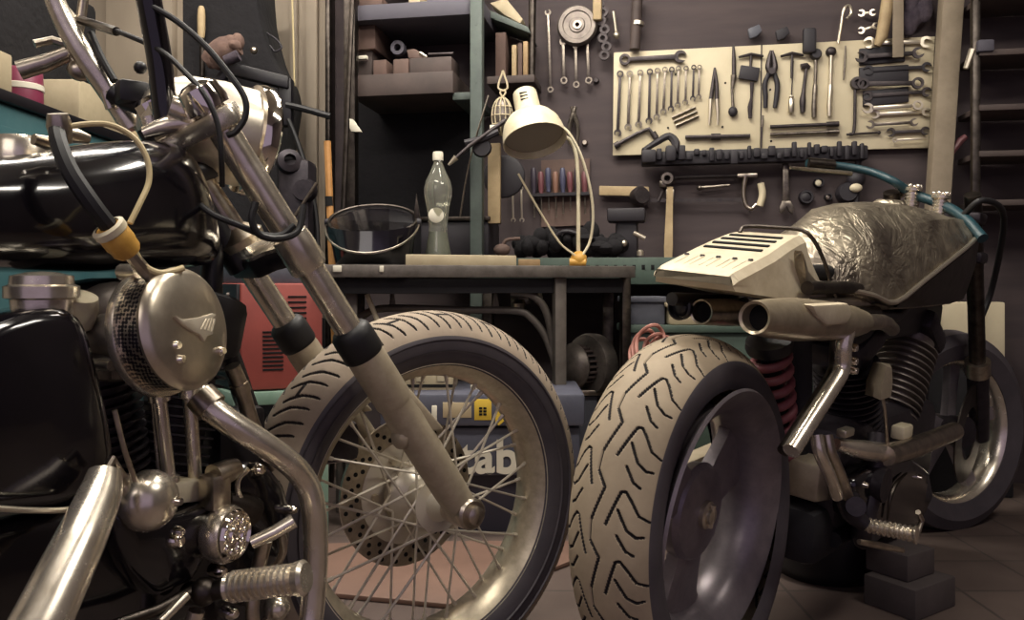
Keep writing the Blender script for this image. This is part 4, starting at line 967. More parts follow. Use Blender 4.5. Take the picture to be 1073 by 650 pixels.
for i in range(4):
    for j in range(2): 
        mb = MB(); mb.lathe(B0+lf*(D_*(.25+.3*j))+UP*(.17+i*.03)+ln*.01, ln, [(0, .006), (.006, .006), (.008, 0), (0, 0)], 10); mb.build('socket', M['engine_grey'], fp)
mb = MB()
for i in range(10): mb.box(B0+rr*(.085)+UP*(.055+i*.0115)+rn*.001, (.055, .004, .005), (rr, rn, UP), bev=.0004)
for i in range(5): mb.box(B0+rr*(.15)+UP*(.195+i*.015)+rn*.001, (.05, .004, .005), (rr, rn, UP), bev=.0004)
mb.build('side_vents', M['hole'], wd)
mb = MB(); c8 = [B0+UP*(zt_-zb_+.008)+rr*.02+lf*.02, B0+UP*(zt_-zb_+.008)+rr*.24+lf*.02, B0+UP*(zt_-zb_+.008)+rr*.2+lf*.2, B0+UP*(zt_-zb_+.008)+rr*.02+lf*.2]
mb.hexa([v-UP*.01 for v in c8]+[v+UP*.05 for v in c8], bev=.006); mb.build('top_tray', M['crate_blue'], wd)
st = thing('mint_stand', 'mint green steel stand carrying the red welding machine', 'stand', V((B0.x, B0.y, 0)))
mb = MB(); c8 = [B0-rr*.02-UP*.04+rn*.012, B0+rr*.235-UP*.04+rn*.012, B0+rr*.235+lf*.28-UP*.04, B0+lf*.28-UP*.04-rr*.02]; mb.hexa(c8+[v+UP*.036 for v in c8], bev=.003); mb.build('top', M['mint_paint'], st)
for f, g in ((.01, .0), (.21, .0), (.01, .25), (.21, .25)):
    q = B0+rr*f+lf*g; mb = MB(); mb.box((q.x, q.y, (zb_-.04)/2), (.045, .045, zb_-.04), (rr, rn, UP), bev=.003); mb.build('leg', M['mint_paint'], st)

# ---------------------------------------------------------------- poles left of the shelf unit
mb = MB(); q0, q1 = px(343, 148, 2.62), px(348, 282, 2.62); dd = q1-q0; q2 = q1+dd*((q1.z)/(q0.z-q1.z)); mb.tube([q0, q2], .0115, 8); wp_ = mb.build('wooden_stave', M['wood_orange'], label='orange brown wooden stave leaning left of the welding helmet', cat='stave')
mb = MB(); mb.cyl(px(344.6, 206, 2.62), px(345, 216, 2.62), .013); mb.build('black_clip', M['hole'], wp_)
mb = MB(); q0, q1 = px(370, -20, 2.8), px(357, 280, 2.8); mb.tube([q0, q1, q1+(q1-q0)*(q1.z/(q0.z-q1.z))], .009, 8, smooth=3); mb.build('steel_pole', M['dark_steel'], label='thin grey steel pole leaning in front of the shelf unit', cat='pole')
mb = MB(); mb.prism([px(x, y, 2.85) for x, y in ((362, 124), (370, 125), (379, 138), (368, 138))], V((0, .02, 0)), bev=.002); mb.build('paper_scrap', M['label_white'], label='pale paper scrap stuck by the grey pole above the helmet', cat='paper')

# ---------------------------------------------------------------- dark corner on the left
ck = thing('covered_machine', 'tall machine under black cloth with an arm behind the headlight', 'machine', px(240, 500, 3.0))
mb = MB(); mb.prism([px(x, y, 2.95) for x, y in ((189, -30), (268, -30), (271, 10), (275, 28), (279, 45), (285, 62), (296, 80), (300, 100), (292, 150), (290, 290), (288, 490), (192, 490))], V((0, .25, 0)), bev=.02); mb.build('cover', M['cloth_black'], ck)
mb = MB(); a_, b2 = px(240, 72, 2.86), px(304, 88, 2.86); mb.box((a_+b2)/2, ((b2-a_).length, .05, .045), (b2-a_, V((0, 1, 0)), UP), bev=.006); mb.box(px(300, 108, 2.87), (.05, .05, .17), bev=.01); mb.tube([px(238, 75, 2.86), px(226, 90, 2.86)], .02, 8); mb.build('arm', M['black_satin'], ck)
mb = MB(); mb.ball(px(266, 53, 2.9), .014, seg=10); mb.build('bolt', M['steel'], ck)
t = thing('mallet_handle', 'pale wooden file handle standing upright in front of the black cloth', 'tool', px(211, 75, 2.93))
mb = MB(); mb.lathe(px(211, 40, 2.93), UP, [(0, 0), (.01, 0), (.0135, .02), (.014, .08), (.012, .105), (.008, .115), (0, .117)], 14); mb.build('handle', M['wood_pale'], t)
mb = MB(); mb.cyl(px(212, 40, 2.93), px(212, 80, 2.94), .009); mb.build('shank', M['dark_steel'], t)
t = thing('cloth_roll', 'rolled brown cloth lying on the arm of the covered machine', 'cloth roll', px(238, 70, 2.84))
mb = MB(); rnd = random.Random(9); mb.tube([px(221, 66, 2.85), px(228, 57, 2.84), px(236, 52, 2.84), px(250, 47, 2.84)], [.038, .044, .046, .036], 18, smooth=2); [mb.ball(px(222+i*3.4, 64-i*2.1+rnd.uniform(-8, 8), 2.82+rnd.random()*.04), (.02+rnd.random()*.014, .03, .018+rnd.random()*.014), seg=12) for i in range(9)]; mb.build('roll', M['cloth_brown'], t)
mb = MB(); mb.tube([px(236, 64, 2.79), px(250, 58, 2.79)], [.018, .02], 10); mb.build('wrap', M['cloth_rag'], t)
mb = MB(); mb.tube([px(277, 33, 3.0), px(290, 42, 3.0), px(295, 50, 3.0), px(288, 54, 3.0), px(283, 48, 3.0)], .004, 6, smooth=4); mb.build('wire_loop', M['tool_black'], label='thin black wire loop against the cream wall', cat='wire')
mb = MB(); mb.tube([px(306, -10, 3.15), px(308, 60, 3.15), px(309, 150, 3.15)], .004, 6); mb.build('white_cord', M['cream_wire'], label='white cord hanging down the cream wall', cat='cord')
mb = MB(); mb.tube([px(300, 110, 2.85), px(318, 114, 2.85), px(346, 122, 2.85)], .012, 8, smooth=3); mb.build('black_hose', M['black_rubber'], label='short black hose stretched level across the cream wall', cat='hose')
mb = MB(); mb.tube([px(302, 125, 2.8), px(312, 150, 2.8), px(324, 190, 2.8), px(332, 235, 2.8), px(333, 300, 2.8)], .009, 8, smooth=4); mb.build('black_hose', M['black_rubber'], label='black hose hanging down beside the wooden stave', cat='hose')
t = thing('parts_heap', 'heap of dark grey machine parts and cans between headlight and wooden stave', 'machine parts', px(312, 500, 2.75))
mb = MB(); mb.box(px(312, 205, 2.8)+UP*-.07, (.11, .12, .38), bev=.02); mb.lathe(px(320, 200, 2.75), (0, -1, 0), [(0, .03), (.035, .03), (.042, 0), (0, 0)], 16); mb.lathe(px(303, 170, 2.75), V((.4, -1, .2)), [(.02, .03), (.04, .02), (.045, 0), (.02, 0)], 16, closed=True); mb.build('parts', M['engine_dark'], t)
pc0 = px(316, 295, 2.82); mb = MB(); mb.box((pc0.x, pc0.y, .29), (.13, .16, .58), bev=.006); mb.build('plinth', M['black_matte'], t)
mb = MB(); mb.tube([px(296, 240, 2.7), px(310, 225, 2.7), px(332, 192, 2.7)], .006, 8); mb.build('rod', M['tool_steel'], t)
# teal cabinet along the left wall
te = thing('teal_cabinet', 'teal green metal cabinet along the left wall behind the black tank', 'cabinet', (-1.5, 2.35, 0))
mb = MB(); mb.box((-1.53, 2.3, .58), (.5, 1.5, 1.16), bev=.008); mb.build('body', M['teal_paint'], te)
mb = MB(); mb.box((-1.53, 2.3, 1.175), (.53, 1.54, .03), bev=.004); mb.build('top', M['black_satin'], te)
for yy in (1.95, 2.65):
    mb = MB(); mb.box((-1.277, yy, 1.0), (.012, .66, .2), bev=.003); dd_ = mb.build('drawer', M['teal_paint'], te)
    mb = MB(); mb.box((-1.262, yy, 1.0), (.02, .12, .018), bev=.004); mb.build('handle', M['steel'], dd_)
zt = 1.19
def tbox(x, y, sx_, sy_, sz_, m, name, label, cat='box', bev=.006):
    mb = MB(); mb.box((x, y, zt+sz_/2), (sx_, sy_, sz_), bev=bev); return mb.build(name, M[m], label=label, cat=cat)
b1 = tbox(-1.36, 2.0, .16, .16, .1, 'pale_box', 'pale_carton', 'pale yellow carton with a dark hole on the teal cabinet at the far left')
mb = MB(); mb.lathe(V((-1.352, 1.9185, zt+.055)), V((0, -1, 0)), [(0, .002), (.022, .002), (.024, 0)], 14); mb.build('hole', M['hole'], b1)
mb = MB(); mb.lathe((-1.34, 2.22, zt), UP, [(0, 0), (.05, 0), (.052, .01), (.05, .09), (.044, .1), (0, .1)], 20); tn = mb.build('magenta_tin', M['magenta'], label='magenta tin on the teal cabinet beside the pale yellow carton', cat='tin')
mb = MB(); mb.lathe((-1.34, 2.22, zt), UP, [(.0505, .04), (.0535, .042), (.0535, .056), (.0505, .058)], 20); mb.build('band', M['label_white'], tn)
tbox(-1.38, 2.55, .2, .3, .12, 'pale_box', 'pale_carton', 'long pale carton on the teal cabinet left of the black handlebar')
tbox(-1.37, 2.9, .16, .2, .05, 'wood_pale', 'pale_board', 'low pale board on the far end of the teal cabinet', 'board')
tbox(-1.55, 2.6, .14, .6, .5, 'cloth_black', 'dark_case', 'tall dark case standing on the teal cabinet against the left wall', 'case', .02)
# ================================================================ black motorcycle (left)
FA = Plane(447, 1.42, 52)                        # front wheel and fork, steered to the right
A = Plane(447, 1.42, 29); A.O = FA.W(-.36, 0, 0)  # frame, tank and engine
ba = thing('motorcycle', 'black motorcycle with spoked front wheel and round chrome air cleaner on the left', 'motorcycle', FA.O)
h, n = FA.h, FA.n; hb, nb_ = A.h, A.n
# ---- front wheel
wc = FA.W(0, 0, .33)
def fk(z): return -.675*(z-.33)
mb = MB()
for s_ in (-1, 1): pass
mb.lathe(wc, n, [(.236, -.042), (.240, -.046), (.243, -.042), (.234, -.030), (.222, -.022), (.219, 0), (.222, .022), (.234, .030), (.243, .042), (.240, .046), (.236, .042), (.232, .036), (.219, .022), (.2145, 0), (.219, -.022), (.232, -.036)], 96, closed=True)
fw = mb.build('front_wheel', M['wheel_rim'], ba)
for s_ in (-1, 1):
    mb = MB(); mb.lathe(wc+n*(.0445*s_), n, [(.2385, -.002), (.2445, -.002), (.2445, .002), (.2385, .002)], 96, closed=True); mb.build('rim_lip', M['spoke'], fw)
def profA(v):
    a = abs(v); sg = 1 if v >= 0 else -1
    P = [(0, .33, 0), (.2, .326, .022), (.4, .312, .043), (.6, .288, .060), (.7, .272, .063), (.85, .25, .056), (1., .236, .043)]
    for (a0, r0, s0), (a1, r1, s1) in zip(P[:-1], P[1:]):
        if a <= a1: t = (a-a0)/(a1-a0); return r0+(r1-r0)*t, sg*(s0+(s1-s0)*t)
    return P[-1][1], sg*P[-1][2]
from functools import lru_cache
def smooth_prof(pf, k=.05):
    def f(v):
        w = [-1.5, -1, -.5, 0, .5, 1, 1.5]; pts = [pf(max(-1, min(1, v+k*q))) for q in w] if abs(v) < .93 else [pf(v)]
        return sum(p[0] for p in pts)/len(pts), sum(p[1] for p in pts)/len(pts)
    return f
NREP = 84
def grooveA(AA, VV):
    x = VV/.6*.066                                    # metres across
    P = 2*math.pi*.32/NREP; y = np.mod(AA/(2*math.pi)*NREP+.0, 4)*P   # a period of two slashes
    pol = []
    for k in (-1, 0, 1):
        o = 4*P*k
        for i_ in range(4):
            b0 = o+i_*P; q_ = .004 if i_ % 2 else 0
            for sg in (1, -1): pol.append([(sg*(.007+q_), b0+.55*P+(.5*P if sg < 0 else 0)), (sg*(.03+q_), b0-.35*P+(.5*P if sg < 0 else 0)), (sg*(.05+q_), b0-.75*P+(.5*P if sg < 0 else 0))])
        pol += [[(.026, o+.0*P), (.026, o+.9*P)], [(-.026, o+2.4*P), (-.026, o+3.3*P)]]
    return np.where(np.abs(VV) < .58, polymask(x, y, pol, .0017), 0)
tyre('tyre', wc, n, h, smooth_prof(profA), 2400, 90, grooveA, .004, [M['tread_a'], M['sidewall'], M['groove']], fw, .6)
for r in (.262, .281):
    for s_ in (-1, 1):
        mb = MB(); off = .0615*s_ if r < .27 else .0625*s_
        mb.lathe(wc, n, [(r-.001, off-.0015), (r, off+.0008*s_), (r+.001, off+.0015)], 80); 
        mb.build('bead_line', M['sidewall'], fw)
mb = MB(); mb.lathe(wc, n, [(0, -.062), (.02, -.062), (.022, -.05), (.05, -.048), (.055, -.04), (.05, -.032), (.03, -.02), (.027, .02), (.032, .03), (.046, .034), (.048, .042), (.03, .046), (.024, .06), (.018, .075), (0, .075)], 36); hub = mb.build('hub', M['spoke'], fw)
x_, y_, _ = frame(n)
def rad(a, r, o): return wc+n*o+(x_*math.cos(a)+y_*math.sin(a))*r
for i in range(40):
    side = 1 if i % 2 else -1; k = i//2
    cross = 1 if k % 2 else -1
    a = 2*math.pi*i/40; ah = a+cross*math.radians(62)
    mb = MB(); p_in, p_out = rad(ah, .045, side*.039), rad(a, .218, side*.009)
    mb.tube([p_in, p_out], .0024, 6); q = p_out.lerp(p_in, .06); mb.cyl(p_out, q, .0042, .0036, 6); mb.build('spoke', M['spoke'], fw)
# brake disc on the far side
dc = wc-n*.066
mb = MB(); mb.lathe(dc, n, [(.09, -.003), (.134, -.003), (.134, .003), (.09, .003)], 72, closed=True); dk = mb.build('brake_disc', M['steel'], fw)
mb = MB()
for i in range(26):
    for j, r in enumerate((.103, .114, .125)):
        a = 2*math.pi*(i+j*.33)/26
        for s_ in (-1, 1): mb.lathe(dc+(x_*math.cos(a)+y_*math.sin(a))*r+n*(s_*.0031), n*s_, [(0, .0006), (.0042, .0006), (.0042, -.001)], 8)
mb.build('drill_holes', M['hole'], dk)
mb = MB(); mb.lathe(dc, n, [(.04, -.004), (.085, -.004), (.094, -.001), (.094, .004), (.085, .006), (.04, .01)], 48, closed=True); mb.build('disc_carrier', M['spoke'], fw)
for i in range(6):
    mb = MB(); mb.lathe(dc+(x_*math.cos(i*1.047)+y_*math.sin(i*1.047))*.07+n*.006, n, [(0, .01), (.007, .01), (.008, 0)], 8); mb.build('disc_bolt', M['tool_bright'], fw)
# ---- fork
axd = V(h*(-.675)+UP).normalized()
def FL(z, s, du=0): return FA.W(fk(z)+du, s, z)
for s_ in (1, -1):
    sx = .118*s_
    mb = MB(); mb.tube([FL(.60, sx), FL(.965 if s_ > 0 else .95, sx)], .0205, 24); leg = mb.build('fork_leg', M['chrome'], ba)
    mb = MB(); mb.lathe(FL(.64, sx), -axd, [(.021, -.002), (.026, 0), (.0305, .006), (.0315, .016), (.0315, .042), (.0300, .048), (.028, .05), (.021, .05)], 28); mb.build('dust_cap', M['black_rubber'], leg)
    mb = MB(); mb.lathe(FL(.60, sx), -axd, [(.02, 0), (.0285, 0), (.0295, .01), (.0295, .085), (.0275, .092), (.0265, .095), (.0285, .12), (.0275, .27), (.026, .305), (.024, .325), (.017, .335), (0, .336)], 28)
    mb.hexa([FL(z, sx, u)+n*o for z, u0, u1 in ((.475, .012, .050), (.545, .008, .034)) for u, o in ((u0, -.02), (u1, -.016), (u1, .016), (u0, .02))], bev=.005)
    mb.ball(FL(.47, sx, -.026), (.014, .02, .02), (h, n, UP), 12)
    slider = mb.build('slider', M['alloy'], leg)
    mb = MB(); mb.lathe(FL(.335, sx)-n*.02*s_, n*s_, [(0, -.01), (.026, -.01), (.026, .045), (.022, .05), (.015, .05), (.015, .058), (.008, .062), (0, .062)], 20); mb.build('axle_nut', M['steel'], leg)
mb = MB(); mb.cyl(FA.W(0, -.14, .33), FA.W(0, .14, .33), .01, seg=14); mb.build('axle', M['steel'], fw)
# caliper behind the far leg
mb = MB(); mb.hexa([FA.W(u, s, z) for z in (.40, .47) for u, s in ((-.2, -.1), (-.1, -.1), (-.1, -.05), (-.2, -.05))], bev=.014); mb.build('brake_caliper', M['engine_dark'], ba)
mb = MB(); mb.lathe(wc-n*.05, n, [(.03, 0), (.055, 0), (.06, .004), (.055, .01), (.03, .012)], 20, closed=True); mb.build('speed_drive', M['steel'], fw)
# triple clamps: plates square to the fork tubes
fu = V(h+UP*.675).normalized()                      # forward, square to the tubes
def clamp(z, th, m, wide=.165, back=.07, front=.03):
    c = FL(z, 0); mb = MB()
    pts = [c+n*s+fu*u for s, u in ((-wide, front*.4), (-wide*.8, front), (0, front*1.1), (wide*.8, front), (wide, front*.4), (wide, -front*.5), (wide*.5, -front*1.2), (.05, -back), (-.05, -back), (-wide*.5, -front*1.2), (-wide, -front*.5))]
    mb.prism(pts, -axd*th, bev=.006)
    return mb
cl = clamp(.765, .03, 'x', .14, .05, .026).build('lower_triple_clamp', M['black_satin'], ba)
clamp(.7665, .004, 'x', .135, .046, .024).build('clamp_plate', M['chrome'], cl)
mb = MB(); mb.lathe(FL(.765, 0, -.03), axd, [(.036, 0), (.038, .012), (.03, .02), (.019, .03), (.019, .12), (.019, .2)], 28); mb.build('steering_stem', M['steel'], ba)
for s_ in (-1, 1):
    mb = MB(); mb.lathe(FL(.755, .118*s_), axd, [(.021, .026), (.026, .024), (.0275, .01), (.0275, -.026), (.025, -.032), (.021, -.032)], 24); mb.build('clamp_collar', M['chrome'], ba)
ct = clamp(.935, .028, 'x', .155, .075, .036).build('upper_triple_clamp', M['chrome'], ba)
for s_ in (-1, 1):
    mb = MB(); mb.lathe(FL(.938, .118*s_), axd, [(.021, 0), (.029, 0), (.03, .01), (.027, .03), (.018, .038), (0, .04)], 22); mb.build('fork_cap', M['chrome_clean'], ba)
mb = MB(); mb.lathe(FL(.935, 0, -.03), axd, [(0, .04), (.014, .04), (.022, .034), (.024, 0)], 8); mb.build('stem_nut', M['chrome_clean'], ba)
# headlight
hc_, zc_ = FA.uz(264, 147, -.01); L0 = FA.W(hc_, -.01, zc_)
hld = (h-UP*.16).normalized()
mb = MB(); mb.lathe(L0, hld, [(0, -.165), (.026, -.16), (.05, -.142), (.066, -.11), (.0735, -.06), (.075, -.01), (.075, 0)], 44); hl_ = mb.build('headlight', M['chrome_soft'], ba)
mb = MB(); mb.lathe(L0, hld, [(.074, -.012), (.083, -.01), (.086, 0), (.084, .012), (.074, .018), (.068, .014), (.068, -.006)], 44, closed=True); mb.build('headlight_ring', M['chrome_clean'], hl_)
mb = MB(); mb.lathe(L0, hld, [(.069, .01), (.05, .02), (.02, .026), (0, .027)], 32); mb.build('lens', M['glass_lamp'], hl_)
mb = MB(); mb.box(L0-h*.06-UP*.055-h*.02, (.04, .05, .05), (h, n, UP), bev=.01); mb.build('headlight_bracket', M['black_satin'], ba)
# turn signal cups / clocks on the left of the lamp
g0 = FA.p(196, 107, .02)
mb = MB(); mb.lathe(g0, V(UP-h*.5), [(0, -.03), (.026, -.028), (.031, -.01), (.031, .008), (.026, .012), (.024, .006), (0, .006)], 26); mb.build('instrument_cup', M['chrome'], ba)
# ---- handlebar
mb = MB(); mb.tube([FA.p(150, -45, .07), FA.p(156, 0, .07), FA.p(166, 55, .06), FA.p(172, 105, .055), FA.p(176, 130, .05)], [.0165, .0165, .0165, .0165, .018], 18, smooth=5); hbar = mb.build('handlebar', M['black_gloss'], ba)
mb = MB(); mb.tube([FA.p(50, -20, -.09), FA.p(66, 20, -.09), FA.p(88, 58, -.085), FA.p(116, 98, -.08), FA.p(140, 135, -.07)], [.0125, .0145, .016, .0165, .0165], 16, smooth=5); mb.build('handlebar_riser', M['chrome'], ba)
mb = MB(); mb.tube([FA.p(89, -12, -.11), FA.p(84, 25, -.11), FA.p(78, 55, -.11), FA.p(78, 64, -.11), FA.p(85, 76, -.1)], [.007, .007, .006, .006, .007], 10, smooth=5); mb.ball(FA.p(84, 74, -.1), (.018, .014, .016), (h, n, UP), 12); mb.build('mirror_stem', M['steel'], ba)
mb = MB(); mb.tube([FA.p(20, 74, -.14), FA.p(48, 66, -.13), FA.p(72, 56, -.12)], [.014, .013, .011], 12); mb.tube([FA.p(36, 46, -.13), FA.p(55, 42, -.13), FA.p(74, 48, -.12)], .006, 8); mb.build('clutch_lever', M['steel'], ba)
mb = MB(); mb.tube([FA.p(60, 12, -.1), FA.p(68, 10, -.1), FA.p(76, 20, -.1)], .008, 8); mb.build('lever_clamp', M['tool_bright'], ba)
mb = MB(); mb.box(FA.p(138, 98, -.03), (.042, .04, .032), (h, n, UP), bev=.006); mb.tube([FA.p(117, 96, -.05), FA.p(134, 106, -.04), FA.p(150, 112, -.02)], .014, 10); mb.ball(FA.p(147, 71, 0), .009, seg=12); mb.build('riser_block', M['black_satin'], ba)
for q in ((163, 112, .03, .01), (156, 128, .03, .013), (184, 112, .05, .012), (110, 102, -.06, .007)):
    mb = MB(); mb.tube([FA.p(q[0], q[1]-6, q[2]), FA.p(q[0]+6, q[1]+12, q[2])], q[3], 12); mb.build('clamp_bolt', M['chrome'], ba)
mb = MB(); mb.tube([FA.p(178, 112, .075), FA.p(200, 118, .08), FA.p(216, 100, .09)], [.016, .02, .018], 14, smooth=4); mb.tube([FA.p(150, 140, .06), FA.p(175, 132, .07), FA.p(205, 128, .08)], [.008, .013, .012], 12, smooth=3); mb.build('riser_bracket', M['chrome'], ba)
# cables
def cab(name, pts, r, m='black_rubber', par=ba, sm=6):
    mb = MB(); mb.tube(pts, r, 9, smooth=sm); return mb.build(name, M[m], par)
cab('throttle_cable', [FA.p(86, 22, -.09), FA.p(104, 27, -.06), FA.p(126, 34, 0), FA.p(168, 53, .08), FA.p(196, 78, .12), FA.p(215, 100, .15), FA.p(228, 130, .16), FA.p(232, 165, .16), FA.p(233, 195, .14)], .0036)
cab('cable_ferrule', [FA.p(84, 21, -.09), FA.p(100, 26, -.066), FA.p(122, 33, -.01)], .0065, 'dark_steel')
cab('brake_hose', [FA.p(158, 6, .08), FA.p(185, 22, .1), FA.p(215, 48, .13), FA.p(240, 78, .15), FA.p(256, 102, .16), FA.p(257, 122, .16), FA.p(247, 138, .155), FA.p(238, 142, .15)], .0042)
cab('clutch_cable', [FA.p(95, 35, -.09), FA.p(106, 60, -.07), FA.p(120, 85, -.05)], .0055)
cab('front_wire', [FA.p(200, 190, .05), FA.p(204, 208, .1), FA.p(222, 224, .14), FA.p(250, 236, .155), FA.p(275, 246, .16), FA.p(295, 246, .16), FA.p(308, 236, .16)], .0042)
cab('fork_hose', [FA.p(268, 212, .165), FA.p(264, 230, .165), FA.p(272, 246, .165), FA.p(292, 250, .165), FA.p(312, 242, .16), FA.p(318, 215, .155)], .0048)
cab('loose_wire', [FA.p(184, 205, .0), FA.p(190, 235, .02), FA.p(200, 262, .03)], .004)
# ---- tank (superellipse sections along the frame)
def sect(P, u, w, zb, zt, ex=2.6, N=28, sh=0., nose=0.):
    out = []
    zc, hh = (zb+zt)/2, (zt-zb)/2
    for k in range(N):
        t = 2*math.pi*k/N; c, s_ = math.cos(t), math.sin(t)
        out.append(P.W(u+nose*(zt-zc-math.copysign(abs(s_)**(2/ex), s_)*hh)/(zt-zb), math.copysign(abs(c)**(2/ex), c)*w*(1-.25*max(0, s_)*sh), zc+math.copysign(abs(s_)**(2/ex), s_)*hh))
    return out
ST = [(-.07, .02, .76, .86), (-.075, .045, .742, .884), (-.09, .066, .735, .897), (-.11, .086, .727, .9), (-.17, .103, .722, .893), (-.25, .112, .72, .872), (-.34, .112, .72, .846), (-.43, .1, .722, .826), (-.50, .075, .73, .81), (-.53, .03, .745, .79)]
mb = MB(); mb.loft([sect(A, u, w, a_, b2, 3.2, 32, .5, .05 if u > -.12 else .02) for u, w, a_, b2 in ST]); tank = mb.build('fuel_tank', M['black_gloss'], ba, sub=1, sharp=60)
mb = MB(); mb.lathe(A.W(-.3, .02, .852), UP, [(0, .022), (.028, .022), (.033, .014), (.033, -.01)], 26); mb.build('filler_cap', M['chrome'], tank)
# frame behind the steering head
mb = MB(); mb.tube([FL(.93, 0, -.05), FL(.77, 0, -.055), FL(.73, 0, -.055)], .021, 18); mb.build('steering_head', M['black_satin'], ba)
mb = MB(); mb.tube([A.W(.0, 0, .80), A.p(222, 310, .0), A.p(250, 400, 0), A.p(266, 450, 0), A.p(290, 560, 0), A.W(.07, 0, .2), A.W(-.1, 0, .12), A.W(-.5, 0, .12)], .016, 12, smooth=5); mb.tube([A.W(-.01, 0, .88), A.W(-.2, 0, .80), A.W(-.5, 0, .70), A.W(-.8, 0, .5)], .018, 12, smooth=4); mb.build('frame_tube', M['black_satin'], ba)
mb = MB(); mb.box(A.p(244, 470, .02), (.09, .05, .12), (hb, nb_, UP), bev=.012); mb.build('dark_filler', M['black_satin'], ba)  # black block added to keep the gap beside the front cylinder dark
mb = MB(); mb.tube([A.p(243, 384, .08), A.p(252, 405, .08), A.p(264, 444, .08), A.p(285, 490, .08)], .011, 14, smooth=3)
mb.cyl(A.p(250, 402, .08), A.p(253.5, 411, .08), .0135); mb.build('oil_line', M['steel'], ba)
# seat, rear fender and rear wheel beyond the frame of the photo
mb = MB(); mb.loft([sect(A, u, w, a_, b2, 3) for u, w, a_, b2 in ((-.5, .05, .72, .80), (-.58, .1, .69, .79), (-.7, .13, .66, .74), (-.85, .12, .67, .76), (-.95, .05, .69, .78))]); mb.build('seat', M['black_matte'], ba)
rw = A.W(-1.02, 0, .32)
mb = MB(); mb.lathe(rw, nb_, [(.2, -.06), (.24, -.075), (.29, -.07), (.315, -.04), (.32, 0), (.315, .04), (.29, .07), (.24, .075), (.2, .06), (.18, .03), (.18, -.03)], 48, closed=True); rwo = mb.build('rear_wheel', M['sidewall'], ba)
mb = MB(); mb.lathe(rw, nb_, [(0, -.05), (.05, -.05), (.06, -.015), (.185, -.02), (.185, .02), (.06, .015), (.05, .05), (0, .05)], 36); mb.build('wheel_disc', M['steel'], rwo)
def AP_(l, s): return [A.p(x, y, s) for x, y in l]
# ---- air cleaner
u_, z_ = A.uz(201, 343, .19); C0 = A.W(u_, .19, z_); aax = (nb_+UP*.17+hb*.22).normalized()
R_ = .0715
mb = MB(); mb.lathe(C0, aax, [(0, .006), (R_*.55, .004), (R_*.86, .0), (R_*.97, -.005), (R_, -.01), (R_*.985, -.014), (0, -.014)], 56); ac = mb.build('air_cleaner', M['cover_chrome'], ba)
mb = MB(); mb.lathe(C0, aax, [(R_*.96, -.012), (R_*.96, -.046), (R_*.9, -.046), (R_*.9, -.012)], 56, closed=True); mb.build('filter_mesh', M['perforated'], ac)
mb = MB(); mb.lathe(C0, aax, [(R_*.9, -.042), (R_*1.03, -.042), (R_*1.05, -.047), (R_*1.03, -.053), (0, -.055)], 56); mb.build('back_plate', M['chrome'], ac)
ex_, ey_ = hb, (UP-aax*UP.dot(aax)).normalized(); ex_ = (hb-aax*hb.dot(aax)).normalized()
def on_face(a_, b2, o=.005): return C0+ex_*a_+ey_*b2+aax*o
# winged badge on the cover
bd_ = [(-.036, .012), (-.024, .008), (-.008, .009), (.012, .011), (.03, .015), (.038, .013), (.03, .009), (.033, .002), (.024, -.002), (.026, -.010), (.014, -.012), (.008, -.018), (.002, -.010), (-.01, -.006), (-.024, .002)]
mb = MB(); mb.prism([on_face(a_*.98, b2, .002) for a_, b2 in bd_], aax*.007, bev=.0012)
for i in range(4): mb.tube([on_face(.004+i*.006, -.004-i*.001, .0085), on_face(.016+i*.005, .008, .0085)], .0014, 6)
mb.build('badge', M['badge'], ac)
for a_, b2 in ((-.034, -.02), (-.03, -.036), (.042, -.03)):
    mb = MB(); mb.lathe(on_face(a_, b2, 0), aax, [(0, .008), (.004, .008), (.006, .003), (.006, 0)], 10); mb.build('cover_screw', M['chrome_clean'], ac)
mb = MB(); mb.lathe(C0-aax*.055, -aax, [(.04, 0), (.035, .05), (.03, .13)], 20); mb.build('intake', M['engine_dark'], ba)
# yellow connector on its hose in front of the tank
hs = .16
cab('vent_hose', [A.p(59, 130, .11), A.p(62, 150, .13), A.p(74, 180, .15), A.p(95, 212, .165), A.p(119, 243, .17)], [.0085, .009, .0095, .0095], sm=6)
mb = MB(); a_, b2 = A.p(113, 238, .17), A.p(136, 266, .17); mb.lathe(a_, b2-a_, [(0, 0), (.0135, 0), (.0165, .004), (.0168, .022), (.0155, .026), (.0155, (b2-a_).length*.86), (.012, (b2-a_).length), (0, (b2-a_).length)], 16); yc = mb.build('connector', M['yellow_plastic'], ba)
mb = MB(); mb.lathe(a_, b2-a_, [(.0135, -.002), (.018, 0), (.018, .007), (.016, .009)], 16); mb.build('collar', M['white_paint'], yc)
cab('yellow_wire', [A.p(66, 134, .12), A.p(90, 130, .13), A.p(116, 131, .14), A.p(140, 144, .15), A.p(154, 166, .16), A.p(156, 190, .165), A.p(146, 214, .17), A.p(136, 234, .17)], .0032, 'cream_wire')
cab('breather_pipe', [A.p(134, 262, .17), A.p(144, 275, .172), A.p(158, 290, .17), A.p(168, 296, .165)], .0075, 'steel')
cab('thin_wire', [A.p(140, 262, .175), A.p(150, 278, .175), A.p(166, 286, .178), A.p(182, 284, .178), A.p(192, 281, .18)], .0038, 'cream_wire')
mb = MB(); mb.lathe(A.p(62, 131, .115), V((0, -.3, 1)), [(0, .012), (.01, .012), (.013, 0), (.01, -.02), (0, -.02)], 12); mb.tube(AP_([(66, 138), (78, 142), (92, 146)], .1), [.007, .009, .006], 10); mb.tube(AP_([(35, 146), (50, 150), (64, 148)], .09), [.006, .008, .006], 10); mb.build('hose_fitting', M['steel'], ba)
